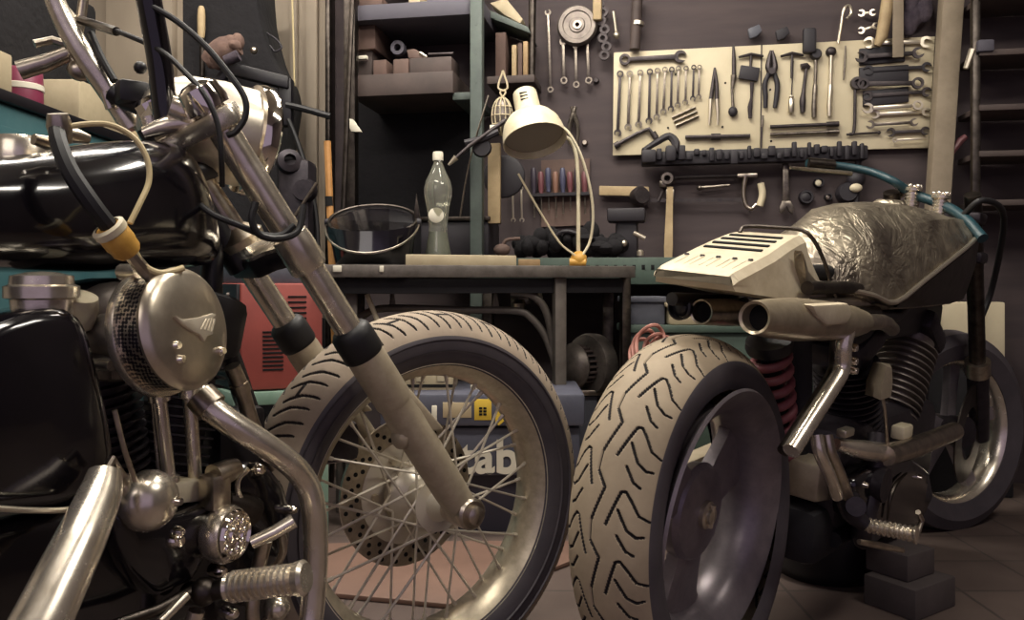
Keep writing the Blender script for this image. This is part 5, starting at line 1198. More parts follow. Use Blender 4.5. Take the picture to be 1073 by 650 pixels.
# ---- oil tank / side cover
def AP(l, s): return [A.p(x, y, s) for x, y in l]
mb = MB(); mb.prism(AP([(-40, 360), (10, 335), (40, 325), (70, 322), (88, 330), (98, 352), (108, 392), (119, 440), (124, 478), (116, 500), (96, 520), (66, 532), (-40, 540)], .165), -nb_*.09, bev=.014); oc = mb.build('oil_tank', M['black_gloss'], ba, sharp=60)
mb = MB(); cap0 = A.p(44, 318, .11); mb.lathe(cap0, UP, [(0, .034), (.014, .033), (.03, .029), (.031, .02), (.036, .018), (.036, .006), (.03, .004), (.028, -.02)], 30); mb.build('oil_cap', M['chrome'], oc)
mb = MB(); mb.lathe(A.p(76, 322, .1), V((.3, -.2, 1)), [(.012, -.03), (.024, -.02), (.027, 0), (.024, .014), (.0, .016)], 20); mb.build('filler_neck', M['white_paint'], oc)
cab('cover_seam', [A.p(120, 430, .168), A.p(130, 470, .17), A.p(142, 505, .17)], .003, 'steel')
# carburettor and dark top end
mb = MB(); mb.ball(A.p(120, 330, .07), (.05, .04, .04), (hb, nb_, UP), 18); mb.lathe(A.p(110, 352, .1), nb_, [(.0, .04), (.018, .04), (.024, .03), (.026, 0), (.02, -.04)], 18); mb.box(A.p(122, 372, .09), (.05, .05, .06), (hb, nb_, UP), bev=.012); mb.tube([A.p(100, 372, .1), A.p(118, 380, .12), A.p(130, 384, .12)], .008, 10, smooth=3); carb = mb.build('carburettor', M['engine_grey'], ba)
for x, y, r in ((131, 320, .006), (128, 364, .006), (111, 383, .006), (140, 285, .008), (146, 300, .007)):
    mb = MB(); mb.lathe(A.p(x, y, .14), nb_, [(0, .01), (r, .01), (r*1.2, 0), (r*1.2, -.02)], 10); mb.build('carb_screw', M['chrome'], carb)
# cylinders
for (x0, y0, x1, y1, sR, m) in ((168, 505, 196, 372, .056, 'engine_dark'), (112, 512, 92, 372, .055, 'engine_dark')):
    p0, p1 = A.p(x0, y0, .02), A.p(x1, y1, .02); L = (p1-p0).length; ax_ = (p1-p0)/L
    pr = []
    nf = 13
    for i in range(nf):
        z0 = L*.08+i*L*.9/nf; pr += [(sR*.78, z0), (sR, z0+.001), (sR, z0+.0035), (sR*.78, z0+.005)]
    mb = MB(); mb.lathe(p0, ax_, [(0, 0), (sR*.8, 0)]+pr+[(sR*.8, L), (0, L)], 36); cy = mb.build('cylinder', M[m], ba)
    mb = MB(); mb.box(p1+ax_*.045, (.115, .1, .09), (ax_.cross(nb_), nb_, ax_), bev=.02); hd = mb.build('rocker_box', M['black_satin'], cy)
# push rod tubes
for x0, y0, x1, y1, s, r in ((161, 410, 169, 508, .10, .0045), (166, 410, 178, 512, .115, .0085), (198, 406, 206, 520, .115, .0085)):
    mb = MB(); a_, b2 = A.p(x0, y0, s), A.p(x1, y1, s); mb.tube([a_, b2], r, 16)
    if r > .006: mb.lathe(b2, a_-b2, [(0, 0), (r*1.5, 0), (r*1.5, .014), (r, .016)], 16); mb.lathe(a_, b2-a_, [(0, 0), (r*1.5, 0), (r*1.5, .012), (r, .014)], 16)
    mb.build('pushrod_tube', M['chrome'], ba)
mb = MB(); mb.hexa(AP([(172, 530), (216, 526), (216, 526), (172, 530)], .13)[:2]+[q-nb_*.05 for q in AP([(216, 526), (172, 530)], .13)]+AP([(180, 507), (212, 502)], .13)+[q-nb_*.05 for q in AP([(212, 502), (180, 507)], .13)], bev=.004); mb.build('tappet_block', M['white_paint'], ba)
# crankcase, cam cover, primary
mb = MB(); mb.prism(AP([(-60, 560), (60, 535), (110, 520), (150, 515), (220, 515), (262, 488), (285, 505), (300, 560), (296, 640), (260, 680), (150, 700), (-60, 720)], .12), -nb_*.2, bev=.02); cc = mb.build('crankcase', M['black_gloss'], ba, sharp=60)
mb = MB(); mb.prism(AP([(118, 530), (150, 545), (190, 540), (226, 527), (222, 575), (205, 610), (165, 628), (140, 600), (126, 570)], .152), -nb_*.04, bev=.01); mb.build('gear_cover', M['black_gloss'], ba, sharp=60)
mb = MB(); mb.prism(AP([(248, 492), (266, 484), (284, 488), (300, 508), (308, 540), (306, 575), (296, 590), (276, 560), (258, 545), (246, 525)], .145), -nb_*.05, bev=.012); fc = mb.build('cam_cover', M['black_gloss'], ba, sharp=60)
for x, y, r in ((268, 492, .0085), (303, 534, .006), (228, 598, .008), (182, 566, .01), (184, 556, .006), (240, 642, .008)):
    mb = MB(); mb.lathe(A.p(x, y, .15), nb_, [(0, .014), (r*.6, .013), (r, .008), (r*1.1, 0), (r, -.01)], 14); mb.build('cover_bolt', M['chrome_clean'], fc)
mb = MB(); mb.tube(AP([(260, 492), (250, 502), (249, 515), (256, 528)], .15), .0035, 8, smooth=4); mb.build('cover_trim', M['chrome'], fc)
# chrome dome
dm = A.p(158, 525, .17)
mb = MB(); dax = (nb_+hb*.25).normalized()
mb.lathe(dm, dax, [(0, .026), (.014, .0245), (.024, .019), (.031, .01), (.034, 0), (.0335, -.01), (.03, -.016), (.02, -.03)], 36); dmo = mb.build('starter_dome', M['chrome'], ba)
mb = MB(); mb.lathe(dm+dax*.018+V(hb*.012)+UP*-.002, dax, [(0, .01), (.004, .01), (.006, .004), (.007, 0)], 12); mb.build('dome_screw', M['chrome_clean'], dmo)
mb = MB(); mb.tube(AP([(112, 506), (130, 508), (142, 512)], .15), [.012, .013, .013], 14); mb.build('starter_neck', M['steel'], ba)
# points cover with ornament
pcv = A.p(238, 560, .165)
mb = MB(); mb.lathe(pcv, dax, [(0, .012), (.026, .011), (.033, .008), (.0355, .002), (.0355, -.008), (.03, -.02)], 40); po = mb.build('points_cover', M['chrome'], ba)
mb = MB(); e1 = (hb-dax*hb.dot(dax)).normalized(); e2 = dax.cross(e1)
for i in range(10):
    a_ = 2*math.pi*i/10; q = pcv+dax*.011+(e1*math.cos(a_)+e2*math.sin(a_))*.02; mb.ball(q, (.006, .006, .004), (e1, e2, dax), 8)
for r in (.012, .029): mb.lathe(pcv+dax*.011, dax, [(r-.002, 0), (r, .004), (r+.002, 0)], 30)
for i in range(5): a_ = 2*math.pi*i/5; mb.tube([pcv+dax*.014, pcv+dax*.013+(e1*math.cos(a_)+e2*math.sin(a_))*.011], .002, 6)
mb.build('ornament', M['chrome_clean'], po)
mb = MB(); mb.tube(AP([(224, 500), (238, 494), (248, 490)], .15), [.016, .015, .012], 14); mb.box(A.p(225, 515, .15), (.03, .03, .045), (hb, nb_, UP), bev=.006); mb.build('oil_filter_mount', M['steel'], ba)
mb = MB(); mb.tube(AP([(236, 525), (250, 530), (262, 538)], .14), [.012, .02, .022], 14); mb.build('cover_boss', M['dark_steel'], ba)
# ---- exhausts
mb = MB(); mb.tube([A.p(203, 408, .11), A.p(217, 424, .13), A.p(238, 441, .15), A.p(272, 463, .17), A.p(303, 485, .185), A.p(320, 505, .19), A.p(328, 530, .195), A.p(331, 570, .195), A.p(329, 620, .195), A.p(322, 665, .195), A.p(300, 712, .2), A.p(240, 745, .21)], [.017, .0165, .0165, .0165, .0165, .0165, .0165, .0165, .017, .017], 24, smooth=6); exh = mb.build('exhaust_pipe', M['chrome'], ba)
mb = MB(); p0, p1 = A.p(209, 415, .12), A.p(222, 428, .135); mb.tube([p0, p1], .021, 22); mb.build('pipe_collar', M['steel'], exh)
mb = MB(); mb.tube([A.p(110, 495, .19), A.p(104, 520, .2), A.p(84, 566, .22), A.p(62, 612, .235), A.p(36, 665, .25), A.p(-20, 760, .27)], [.0165, .021, .0235, .025, .026, .026], 24, smooth=5); mf = mb.build('rear_exhaust_pipe', M['chrome'], ba)
mb = MB(); mb.tube([A.p(106, 505, .195), A.p(118, 482, .19), A.p(128, 500, .19)], .005, 8); mb.build('pipe_bracket', M['steel'], mf)
cab('brake_rod', [A.p(-20, 532, .185), A.p(34, 535, .185), A.p(72, 534, .185), A.p(88, 526, .185)], .003, 'tool_bright')
# ---- foot peg, pedal
p0 = A.p(236, 616, .19); p1 = A.p(318, 606, .285); pd = (p1-p0); L = pd.length
mb = MB(); pr = [(0, 0), (.014, 0), (.0165, .004)]
nr = 10
for i in range(nr): z0 = .008+i*(L-.02)/nr; pr += [(.0145, z0), (.0185, z0+.0025), (.0185, z0+.006), (.0145, z0+.0085)]
pr += [(.02, L-.008), (.021, L), (.017, L+.004), (0, L+.004)]
mb.lathe(p0, pd, pr, 26); mb.build('foot_peg', M['chrome'], ba)
mb = MB(); mb.tube([A.p(198, 622, .14), A.p(215, 622, .17), A.p(238, 616, .195)], [.014, .012, .012], 14); mb.ball(A.p(214, 620, .17), .017, seg=14); mb.tube(AP([(120, 655), (165, 640), (205, 618)], .16), [.006, .007, .008], 10); mb.build('peg_mount', M['dark_steel'], ba)
mb = MB(); mb.tube([A.p(264, 569, .2), A.p(288, 558, .22), A.p(308, 546, .235)], [.0075, .0085, .009], 14); mb.build('brake_pedal', M['chrome'], ba)
mb = MB(); mb.tube([A.p(294, 556, .215), A.p(297, 575, .2), A.p(290, 592, .18), A.p(275, 600, .17)], .005, 10, smooth=5); mb.tube([A.p(278, 565, .17), A.p(272, 590, .16), A.p(264, 640, .16), A.p(272, 680, .16)], [.01, .01, .009, .009], 12, smooth=4); mb.build('pedal_arm', M['steel'], ba)
mb = MB(); mb.tube([A.p(168, 652, .17), A.p(185, 635, .17), A.p(196, 624, .17)], .0055, 10); mb.build('shift_linkage', M['chrome'], ba)
mb = MB(); mb.tube([A.p(200, 660, .16), A.p(206, 640, .165)], .01, 10); mb.build('linkage_pin', M['chrome'], ba)
mb = MB(); mb.ball(A.p(290, 638, .15), .018, seg=14); mb.build('case_plug', M['chrome'], ba)
# ================================================================ bare metal motorcycle (right), leaning a little to its right
class Lean(Plane):
    def __init__(s, x, Y, phi, lean):
        super().__init__(x, Y, phi); a = math.radians(lean)
        s.v = UP*math.cos(a)+s.n*math.sin(a); s.n = s.n*math.cos(a)-UP*math.sin(a)
    def W(s, u, o, z): return s.O+s.h*u+s.n*o+s.v*z
    def ray(s, x, y, o):
        d = V(((x-CX)/F, 1, -(y-HY)/F)); c = V((0, 0, CH)); q = s.O+s.n*o
        return c+d*((q-c).dot(s.n)/d.dot(s.n))
    def p(s, x, y, o): return s.ray(x, y, o)
    def uz(s, x, y, o):
        q = s.ray(x, y, o)-s.O-s.n*o; return q.dot(s.h), q.dot(s.v)
LEAN = 6
Bk = Lean(730, 1.40, 43, LEAN); Bk.O = Bk.O-Bk.n*.03; Bk.O.z = 0.008
Wk = Lean(730, 1.40, 39.5, LEAN); Wk.O = Bk.O-Wk.n*.012
bb = thing('motorcycle', 'bare metal custom motorcycle with wide rear tyre propped on wooden blocks at the right', 'motorcycle', V((Bk.O.x, Bk.O.y, 0)))
h, n, vv = Bk.h, Bk.n, Bk.v
BX = (h, n, vv)
def BP(l, s): return [Bk.p(x, y, s) for x, y in l]
h, n, vv = Wk.h, Wk.n, Wk.v
wc = Wk.W(0, 0, .305); RW = .305
# ---- rear wheel
mb = MB(); mb.lathe(wc, n, [(.214, -.066), (.222, -.07), (.226, -.065), (.215, -.055), (.2, -.044), (.188, -.026), (.186, 0), (.188, .026), (.2, .044), (.215, .055), (.226, .065), (.222, .07), (.214, .066), (.2, .056), (.184, .044), (.176, .026), (.173, 0), (.176, -.026), (.184, -.044), (.2, -.056)], 96, closed=True); rwh = mb.build('rear_wheel', M['cast_wheel'], bb)
def profB(v):
    a = abs(v); sg = 1 if v >= 0 else -1
    P = [(0, .305, 0), (.2, .302, .026), (.4, .292, .049), (.6, .275, .068), (.7, .263, .075), (.85, .24, .074), (1., .221, .066)]
    for (a0, r0, s0), (a1, r1, s1) in zip(P[:-1], P[1:]):
        if a <= a1: t = (a-a0)/(a1-a0); return r0+(r1-r0)*t, sg*(s0+(s1-s0)*t)
    return P[-1][1], sg*P[-1][2]
NB = 19
def grooveB(AA, VV):
    x = VV/.62; P = 1.0; w = .098                        # one period spans w metres; x runs -1..1 over the tread, 0.095 m each side
    y = np.mod(-AA/(2*math.pi)*NB, 1)*w; X = x*.08
    pol = []
    for k in (-1, 0, 1, 2):
        o = k*w
        def pts(l, sg=1, ph=0.): return [(sg*a*.08, o+(b+ph)*w) for a, b in l]
        pol += [pts([(-.1, 0), (.1, .5), (-.1, .72), (-.1, 1.0)])]
        for sg, ph in ((1, 0.), (-1, .5)):
            pol += [pts([(.2, .0), (.42, .5), (.5, .52), (.62, .42), (.8, .22), (1.0, .17)], sg, ph), pts([(.40, .24), (.6, -.02), (.78, -.1), (.92, -.08)], sg, ph), pts([(.42, -.12), (.6, -.32), (.74, -.37)], sg, ph)]
    return np.where(np.abs(VV) < .63, polymask(X, y, pol, .0018), 0)
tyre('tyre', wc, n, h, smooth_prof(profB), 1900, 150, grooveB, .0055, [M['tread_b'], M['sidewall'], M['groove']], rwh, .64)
# three broad cast spokes and a hub plate, set deep in the rim
xh, yh = h, vv
def RP(a, r, o): return wc+n*o+(xh*math.cos(a)+yh*math.sin(a))*r
for a0 in (25, 145, 265):
    a = math.radians(a0); rings = []
    for r, w, o, th in ((.03, .9, .002, .03), (.07, .62, 0, .028), (.12, .42, -.004, .026), (.16, .36, -.006, .026), (.186, .40, -.006, .028)):
        rings.append([RP(a+w*s_, r, o+t*th/2) for s_, t in ((-1, -1), (1, -1), (1, .7), (.75, 1), (-.75, 1), (-1, .7))])
    mb = MB(); mb.loft(rings); mb.build('cast_spoke', M['cast_wheel'], rwh)
mb = MB(); mb.lathe(wc, n, [(0, .024), (.05, .024), (.078, .018), (.086, .008), (.083, -.012), (.06, -.03), (.05, -.05), (0, -.05)], 40); mb.build('hub_plate', M['cast_wheel'], rwh)
mb = MB(); mb.lathe(wc+n*.024, n, [(.024, 0), (.024, .008), (.019, .011), (.015, .009), (.014, .016), (0, .018)], 20); mb.tube([wc+n*.036+vv*-.02, wc+n*.038+vv*.02], .005, 8); mb.build('axle_nut', M['tool_bright'], rwh)
mb = MB(); mb.lathe(wc-n*.1, n, [(.06, 0), (.115, 0), (.115, .004), (.06, .004)], 48, closed=True); mb.build('rear_sprocket', M['dark_steel'], rwh)
mb = MB(); mb.hexa([Bk.W(u, s, z) for z in (.36, .46) for u, s in ((-.05, -.1), (.0, -.1), (.0, -.05), (-.05, -.05))], bev=.01); mb.build('rear_caliper', M['pale_box'], bb)
h, n, vv = Bk.h, Bk.n, Bk.v
# ---- swing arm
mb = MB(); mb.hexa([Bk.W(*q) for q in ((-.03, -.15, .28), (.46, -.15, .27), (.46, -.112, .27), (-.03, -.112, .28), (-.03, -.15, .325), (.46, -.15, .36), (.46, -.112, .36), (-.03, -.112, .325))], bev=.006)
mb.hexa([Bk.W(*q) for q in ((.33, -.15, .275), (.47, -.15, .265), (.47, .09, .265), (.33, .075, .275), (.33, -.15, .35), (.47, -.15, .37), (.47, .09, .37), (.33, .075, .35))], bev=.008); mb.build('swingarm', M['alloy'], bb)
mb = MB(); mb.cyl(wc-n*.155, wc-n*.02, .012); mb.build('axle', M['dark_steel'], bb)
mb = MB(); mb.cyl(Bk.W(.46, -.16, .31), Bk.W(.46, .16, .31), .035); mb.build('swingarm_pivot', M['engine_dark'], bb)
# ---- shock with red spring
p1, p0 = Bk.p(806, 362, -.02), Bk.p(818, 482, -.02)
L = (p0-p1).length; d = (p0-p1)/L; ex1, ey1, _ = frame(d); hel = []
for i in range(8*20+1):
    a = 2*math.pi*i/20; f = i/160; hel.append(p1+d*(L*(.04+.9*f))+(ex1*math.cos(a)+ey1*math.sin(a))*.034)
mb = MB(); mb.tube(hel, .009, 10); sp = mb.build('shock_spring', M['spring_red'], bb)
mb = MB(); mb.cyl(p1, p0, .019); mb.lathe(p1, d, [(0, -.012), (.044, -.012), (.046, 0), (.044, .01), (0, .01)], 24); mb.build('damper', M['black_satin'], sp)
# ---- tail cowl
wb0, wt0 = .11, .1
def sh(u): return -.024+.016*max(0, min(1, (u+.05)/.22))
def CW(u, wb, zb, wt, zt): return [Bk.W(u, s+sh(u), z) for s, z in ((-wb, zb), (-wb*.99, zb+.012), (-(wt+.012), zt-.012), (-wt, zt), (wt, zt), (wt+.012, zt-.012), (wb*.99, zb+.012), (wb, zb))]
cst = [(-.05, .071, .706, .063, .716), (-.042, .076, .695, .068, .724), (.0, .082, .691, .069, .738), (.06, .09, .686, .07, .758), (.11, .094, .680, .066, .776), (.155, .098, .675, .062, .790), (.185, .1, .672, .058, .795), (.2, .1, .671, .052, .790), (.22, .1, .67, .054, .765), (.24, .1, .67, .062, .715), (.25, .098, .67, .075, .69)]
mb = MB(); mb.loft([CW(*c) for c in cst]); cw_ = mb.build('tail_cowl', M['cowl_metal'], bb, sharp=28)
def top_z(u):
    for (u0, _, _, w0, z0), (u1, _, _, w1, z1) in zip(cst[:-1], cst[1:]):
        if u0 <= u <= u1: t = (u-u0)/(u1-u0); return z0+(z1-z0)*t, w0+(w1-w0)*t
for i, u in enumerate((.07, .094, .118, .142)):
    z, w = top_z(u); z2, _ = top_z(u+.014); e = V((h*.014+vv*(z2-z))).normalized(); nn = n.cross(e); nn = nn if nn.z > 0 else -nn
    mb = MB(); mb.box(Bk.W(u, -.004+sh(u), z)+nn*.0005, (w*1.62, .0085, .004), (n, e, nn), bev=.001); mb.build('vent_slot', M['hole'], cw_)
for s in (-.062, -.031, 0, .031, .06):
    u = .022; z, w = top_z(u); mb = MB(); mb.lathe(Bk.W(u, s+sh(u), z), vv, [(0, .003), (.0035, .003), (.005, 0)], 10); mb.build('rivet', M['tool_dark'], cw_)
mb = MB()
for s in (-.046, -.016, .016, .046):
    z0, _ = top_z(-.022); z1, _ = top_z(.018)
    for o in (-.009, .009): mb.tube([Bk.W(-.022, s+o-.022, z0-.0008), Bk.W(.018, s+o-.02, z1-.0002)], .0016, 6)
mb.build('pressed_ribs', M['cowl_metal'], cw_)
mb = MB(); mb.tube([Bk.W(.165, -.058, .792), Bk.W(.18, -.055, .804), Bk.W(.185, .0, .806), Bk.W(.19, .05, .804), Bk.W(.205, .07, .785), Bk.W(.225, .088, .74), Bk.W(.248, .104, .68)], .0038, 8, smooth=5); mb.build('edge_tube', M['dark_steel'], cw_)
mb = MB(); mb.tube([Bk.p(838, 286, .05), Bk.p(872, 286, .06)], [.016, .016], 16); mb.build('seat_bumper', M['black_rubber'], bb)
# ---- tank
tst = [(.29, .075, .69, .745, .70), (.32, .10, .68, .785, .70), (.39, .118, .668, .83, .69), (.47, .13, .660, .862, .678), (.6, .14, .660, .883, .722), (.75, .145, .662, .892, .768), (.9, .142, .664, .892, .806), (1.04, .13, .67, .886, .838), (1.13, .11, .68, .876, .848), (1.18, .08, .70, .862, .845)]
def TR(u, w, zb, zt, zc):
    k = .62; m1 = zc+(zt-zc)*.72
    R = [(w*.86, zb), (w*1.0, zb+(zc-zb)*.5), (w*1.04, zc), (w*.98, zc+(zt-zc)*.22), (w*.78, m1), (w*.42, zt-.006), (0, zt)]
    L_ = [(-a, b) for a, b in R[:-1]][::-1]
    return [Bk.W(u, a, b) for a, b in R+L_]
mb = MB(); mb.loft([TR(*t) for t in tst]); tk = mb.build('fuel_tank', M['tank_metal'], bb, sharp=34)
mb = MB(); crs = [Bk.W(u, w*1.045, zc) for u, w, zb, zt, zc in tst[1:-1]]; mb.tube(crs, .0055, 8, smooth=3); mb.build('tank_seam', M['tool_bright'], tk)
for s_ in (1, -1):
    flank = []
    for u, w, zb, zt, zc in tst[2:-1]: flank.append([Bk.W(u, s_*(w*1.03+.003), zc-.01), Bk.W(u, s_*(w*1.0+.0045), zb+(zc-zb)*.5), Bk.W(u, s_*(w*.87+.004), zb+.004), Bk.W(u, s_*(w*.87), zb+.004), Bk.W(u, s_*w*.9, zb+(zc-zb)*.5), Bk.W(u, s_*w*.95, zc-.01)])
    mb = MB(); mb.loft(flank); mb.build('knee_panel', M['dark_steel'], tk, sharp=50)
mb = MB(); mb.lathe(Bk.W(.78, 0, .888), vv, [(0, .012), (.028, .012), (.036, .006), (.04, 0), (.04, -.01)], 26); mb.build('filler_cap', M['tank_metal'], tk)
# seat rails and bright brackets between cowl and tank
for y0, y1, s, m, r in ((300, 303, .1, 'dark_steel', .012), (318, 316, .1, 'steel', .013), (330, 327, .11, 'dark_steel', .012)):
    mb = MB(); mb.tube([Bk.p(846, y0+2, s), Bk.p(880, y0+1, s), Bk.p(918, y1, s)], r, 12); mb.build('frame_rail', M[m], bb)
mb = MB(); mb.tube([Bk.W(.3, -.1, .66), Bk.W(.6, -.1, .66), Bk.W(1.1, -.06, .8)], .014, 12); mb.tube([Bk.W(.0, .09, .665), Bk.W(.3, .095, .655), Bk.W(.6, .1, .64), Bk.W(1.14, .05, .78)], .012, 12); mb.tube([Bk.W(.0, -.09, .665), Bk.W(.3, -.095, .655)], .012, 12); mb.build('main_frame', M['black_satin'], bb)
mb = MB(); mb.prism(BP([(842, 262), (848, 284), (856, 294), (900, 300), (920, 312), (846, 306)], .092), -n*.02, bev=.004); mb.build('seat_pan', M['tank_metal'], bb)
mb = MB(); mb.prism(BP([(852, 320), (890, 318), (894, 330), (888, 340), (868, 342), (858, 334)], .19), -n*.02, bev=.005); mb.build('heat_shield', M['cowl_metal'], bb)
# ---- exhausts
def lathe_between(p0, p1, prof, seg=28):
    L = (p1-p0).length; mb = MB(); mb.lathe(p0, p1-p0, [(r, f*L) for r, f in prof], seg); return mb
p0, p1 = Bk.p(791, 333, .155), Bk.p(905, 338, .15)
mb = lathe_between(p0, p1, [(.019, .06), (.0195, .0), (.0235, -.005), (.0245, .01), (.0285, .1), (.0335, .3), (.0325, .6), (.028, .85), (.021, .98), (.018, 1.0), (0, 1.0)]); m1 = mb.build('muffler', M['muffler'], bb)
mb = lathe_between(p0, p1, [(0, .05), (.0195, .05), (.0195, .055), (0, .055)]); mb.build('outlet', M['hole'], m1)
mb = MB(); mb.tube([p1-h*.02, Bk.p(925, 338, .145), Bk.p(935, 345, .1)], .015, 14, smooth=4); mb.build('muffler_pipe', M['steel'], m1)
p0, p1 = Bk.p(735, 327, -.06), Bk.p(792, 328, -.06)
mb = lathe_between(p0, p1, [(.019, .1), (.0195, .0), (.0225, -.005), (.0235, .02), (.026, .4), (.026, 1.), (0, 1.)]); m2 = mb.build('muffler', M['steel'], bb)
mb = lathe_between(p0, p1, [(0, .09), (.0195, .09), (.0195, .095), (0, .095)]); mb.build('outlet', M['hole'], m2)
mb = MB(); q = Bk.p(715, 322, -.1); mb.lathe(q, -h, [(.018, 0), (.023, 0), (.024, .012), (.02, .014)], 24); mb.ball(q, (.012, .018, .018), BX, 14); mb.tube([q, Bk.p(760, 324, -.06), Bk.W(.2, -.05, .665)], .007, 8); mb.build('tail_light', M['black_satin'], bb)
for dx, m, r in ((0, 'chrome', .0135), (-8, 'dark_steel', .011)):
    s = .165 if dx == 0 else .13
    mb = MB(); mb.tube([Bk.p(889+dx, 342, s), Bk.p(884+dx, 362, s), Bk.p(882+dx, 388, s), Bk.p(868+dx, 412, s), Bk.p(846+dx, 446, s), Bk.p(829+dx, 473, s)], r, 18, smooth=4); mb.build('header_pipe', M[m], bb)
for i, y in enumerate((364, 378, 388)):
    mb = MB(); mb.lathe(Bk.p(892, y, .15), n, [(0, .012), (.006, .011), (.008, .004), (.008, -.02)], 10); mb.build('chrome_bolt', M['chrome_clean'], bb)
for off, m in ((0, 'steel'), (-11, 'chrome')):
    mb = MB(); mb.tube([Bk.p(866+off, 456, .13), Bk.p(870+off, 475, .14), Bk.p(880+off, 498, .15), Bk.p(888+off, 520, .15)], .011, 14, smooth=4); mb.build('down_pipe', M[m], bb)
mb = MB(); mb.tube([Bk.p(876, 466, .1), Bk.p(905, 472, .13), Bk.p(930, 474, .14), Bk.p(952, 468, .14)], [.012, .02, .02, .016], 18, smooth=4); mb.build('front_header', M['chrome'], bb)
mb = MB(); mb.tube([Bk.p(928, 478, .15), Bk.p(960, 468, .15), Bk.p(1000, 452, .15)], [.02, .022, .022], 18); mb.build('cross_pipe', M['steel'], bb)
# ---- engine
mb = MB(); mb.hexa([Bk.W(u, s, z) for z in (.2, .42) for u, s in ((.38, -.13), (1.02, -.13), (1.02, .1), (.38, .1))], bev=.04); mb.build('crankcase', M['engine_dark'], bb)
mb = MB(); mb.prism(BP([(898, 505), (912, 492), (935, 484), (958, 480), (975, 492), (980, 520), (965, 552), (920, 556), (896, 545)], .14), -n*.05, bev=.014); tcov = mb.build('timing_cover', M['black_gloss'], bb, sharp=60)
mb = MB(); mb.tube(BP([(950, 496), (940, 506), (933, 522), (930, 545)], .146), [.002, .0045, .004, .002], 8, smooth=5); mb.build('cover_highlight', M['dark_steel'], tcov)  # thin metal curve stands in for the highlight on the black cover
for x, y in ((919, 523), (905, 508), (962, 500)):
    mb = MB(); mb.lathe(Bk.p(x, y, .14), n, [(0, .01), (.005, .009), (.007, 0)], 10); mb.build('cover_screw', M['chrome_clean'], tcov)
for (u0, z0, u1, z1, R, nf, m) in ((.60, .36, .52, .55, .07, 12, 'engine_dark'), (.82, .36, .95, .56, .07, 12, 'engine_grey')):
    p0, p1 = Bk.W(u0, .03, z0), Bk.W(u1, .03, z1); L = (p1-p0).length; pr = []
    for i in range(nf): zz = L*.1+i*L*.85/nf; pr += [(R*.74, zz), (R, zz+.001), (R, zz+.0045), (R*.74, zz+.006)]
    mb = MB(); mb.lathe(p0, p1-p0, [(0, 0), (R*.8, 0)]+pr+[(R*.8, L), (0, L)], 40); cy = mb.build('cylinder', M[m], bb)
    ax_ = (p1-p0)/L; mb = MB(); mb.box(p1+ax_*.03, (.15, .13, .06), (ax_.cross(n), n, ax_), bev=.02); mb.build('rocker_box', M['engine_dark'], cy)
mb = MB(); mb.loft([[c+h*(a*w)+vv*b for a, b in ((-1, -.03), (1, -.03), (1.0, .0), (.5, .03), (-.5, .035), (-1, .0))] for c, w in ((Bk.p(918, 396, .10), .055), (Bk.p(926, 398, .135), .05), (Bk.p(930, 402, .15), .03))]); mb.build('intake_cover', M['alloy'], bb)
mb = MB(); mb.tube([Bk.p(924, 410, .14), Bk.p(927, 430, .145), Bk.p(931, 480, .15)], .0035, 8); mb.build('oil_pipe', M['steel'], bb)
mb = MB(); mb.box(Bk.p(945, 452, .13), (.06, .03, .03), BX, bev=.006); mb.build('pale_bracket', M['white_paint'], bb)
mb = MB(); mb.box(Bk.p(886, 453, .12), (.045, .02, .016), BX, bev=.004); mb.build('pale_clip', M['tool_bright'], bb)
mb = MB(); mb.hexa([Bk.W(u, s, z) for z in (.58, .665) for u, s in ((.42, -.08), (1.1, -.06), (1.1, .06), (.42, .09))], bev=.02); mb.build('air_box', M['black_satin'], bb)
mb = MB(); mb.tube([Bk.W(1.12, 0, .80), Bk.W(1.08, .03, .5), Bk.W(1.05, .05, .25), Bk.W(.9, .08, .17), Bk.W(.4, .09, .19)], .016, 12, smooth=4); mb.build('down_tube', M['black_satin'], bb)
mb = MB(); mb.tube([Bk.W(.5, .12, .40), Bk.W(.46, .135, .31), Bk.W(.44, .13, .2), Bk.W(.6, .1, .165)], .02, 14, smooth=4); mb.build('frame_plate', M['engine_dark'], bb)
mb = MB(); mb.tube([Bk.W(.36, -.02, .66), Bk.W(.37, .0, .45), Bk.W(.38, .0, .3)], .03, 12); mb.box(Bk.W(.42, .0, .2), (.2, .17, .12), BX, bev=.03); mb.build('gearbox', M['black_matte'], bb)
# ---- foot peg and lever
p0, p1 = Bk.p(906, 550, .17), Bk.p(961, 561, .26); pd = p1-p0; L = pd.length
pr = [(0, 0), (.011, 0)]
for i in range(9): z0 = .006+i*(L-.014)/9; pr += [(.0115, z0), (.0145, z0+.002), (.0145, z0+.005), (.0115, z0+.007)]
pr += [(.0165, L-.004), (.017, L), (0, L+.002)]
mb = MB(); mb.lathe(p0, pd, pr, 22); mb.build('foot_peg', M['chrome'], bb)
mb = MB(); mb.tube([Bk.p(888, 520, .14), Bk.p(893, 538, .15), Bk.p(908, 551, .175)], [.022, .02, .013], 14, smooth=3); mb.cyl(Bk.p(892, 530, .13), Bk.p(897, 531, .17), .018); mb.build('peg_mount', M['engine_dark'], bb)
mb = MB(); mb.tube([Bk.p(900, 568, .18), Bk.p(922, 572, .2), Bk.p(946, 577, .225)], [.005, .007, .005], 10); mb.tube([Bk.p(961, 561, .24), Bk.p(966, 545, .24), Bk.p(962, 537, .24)], .005, 10); mb.build('brake_pedal', M['steel'], bb)
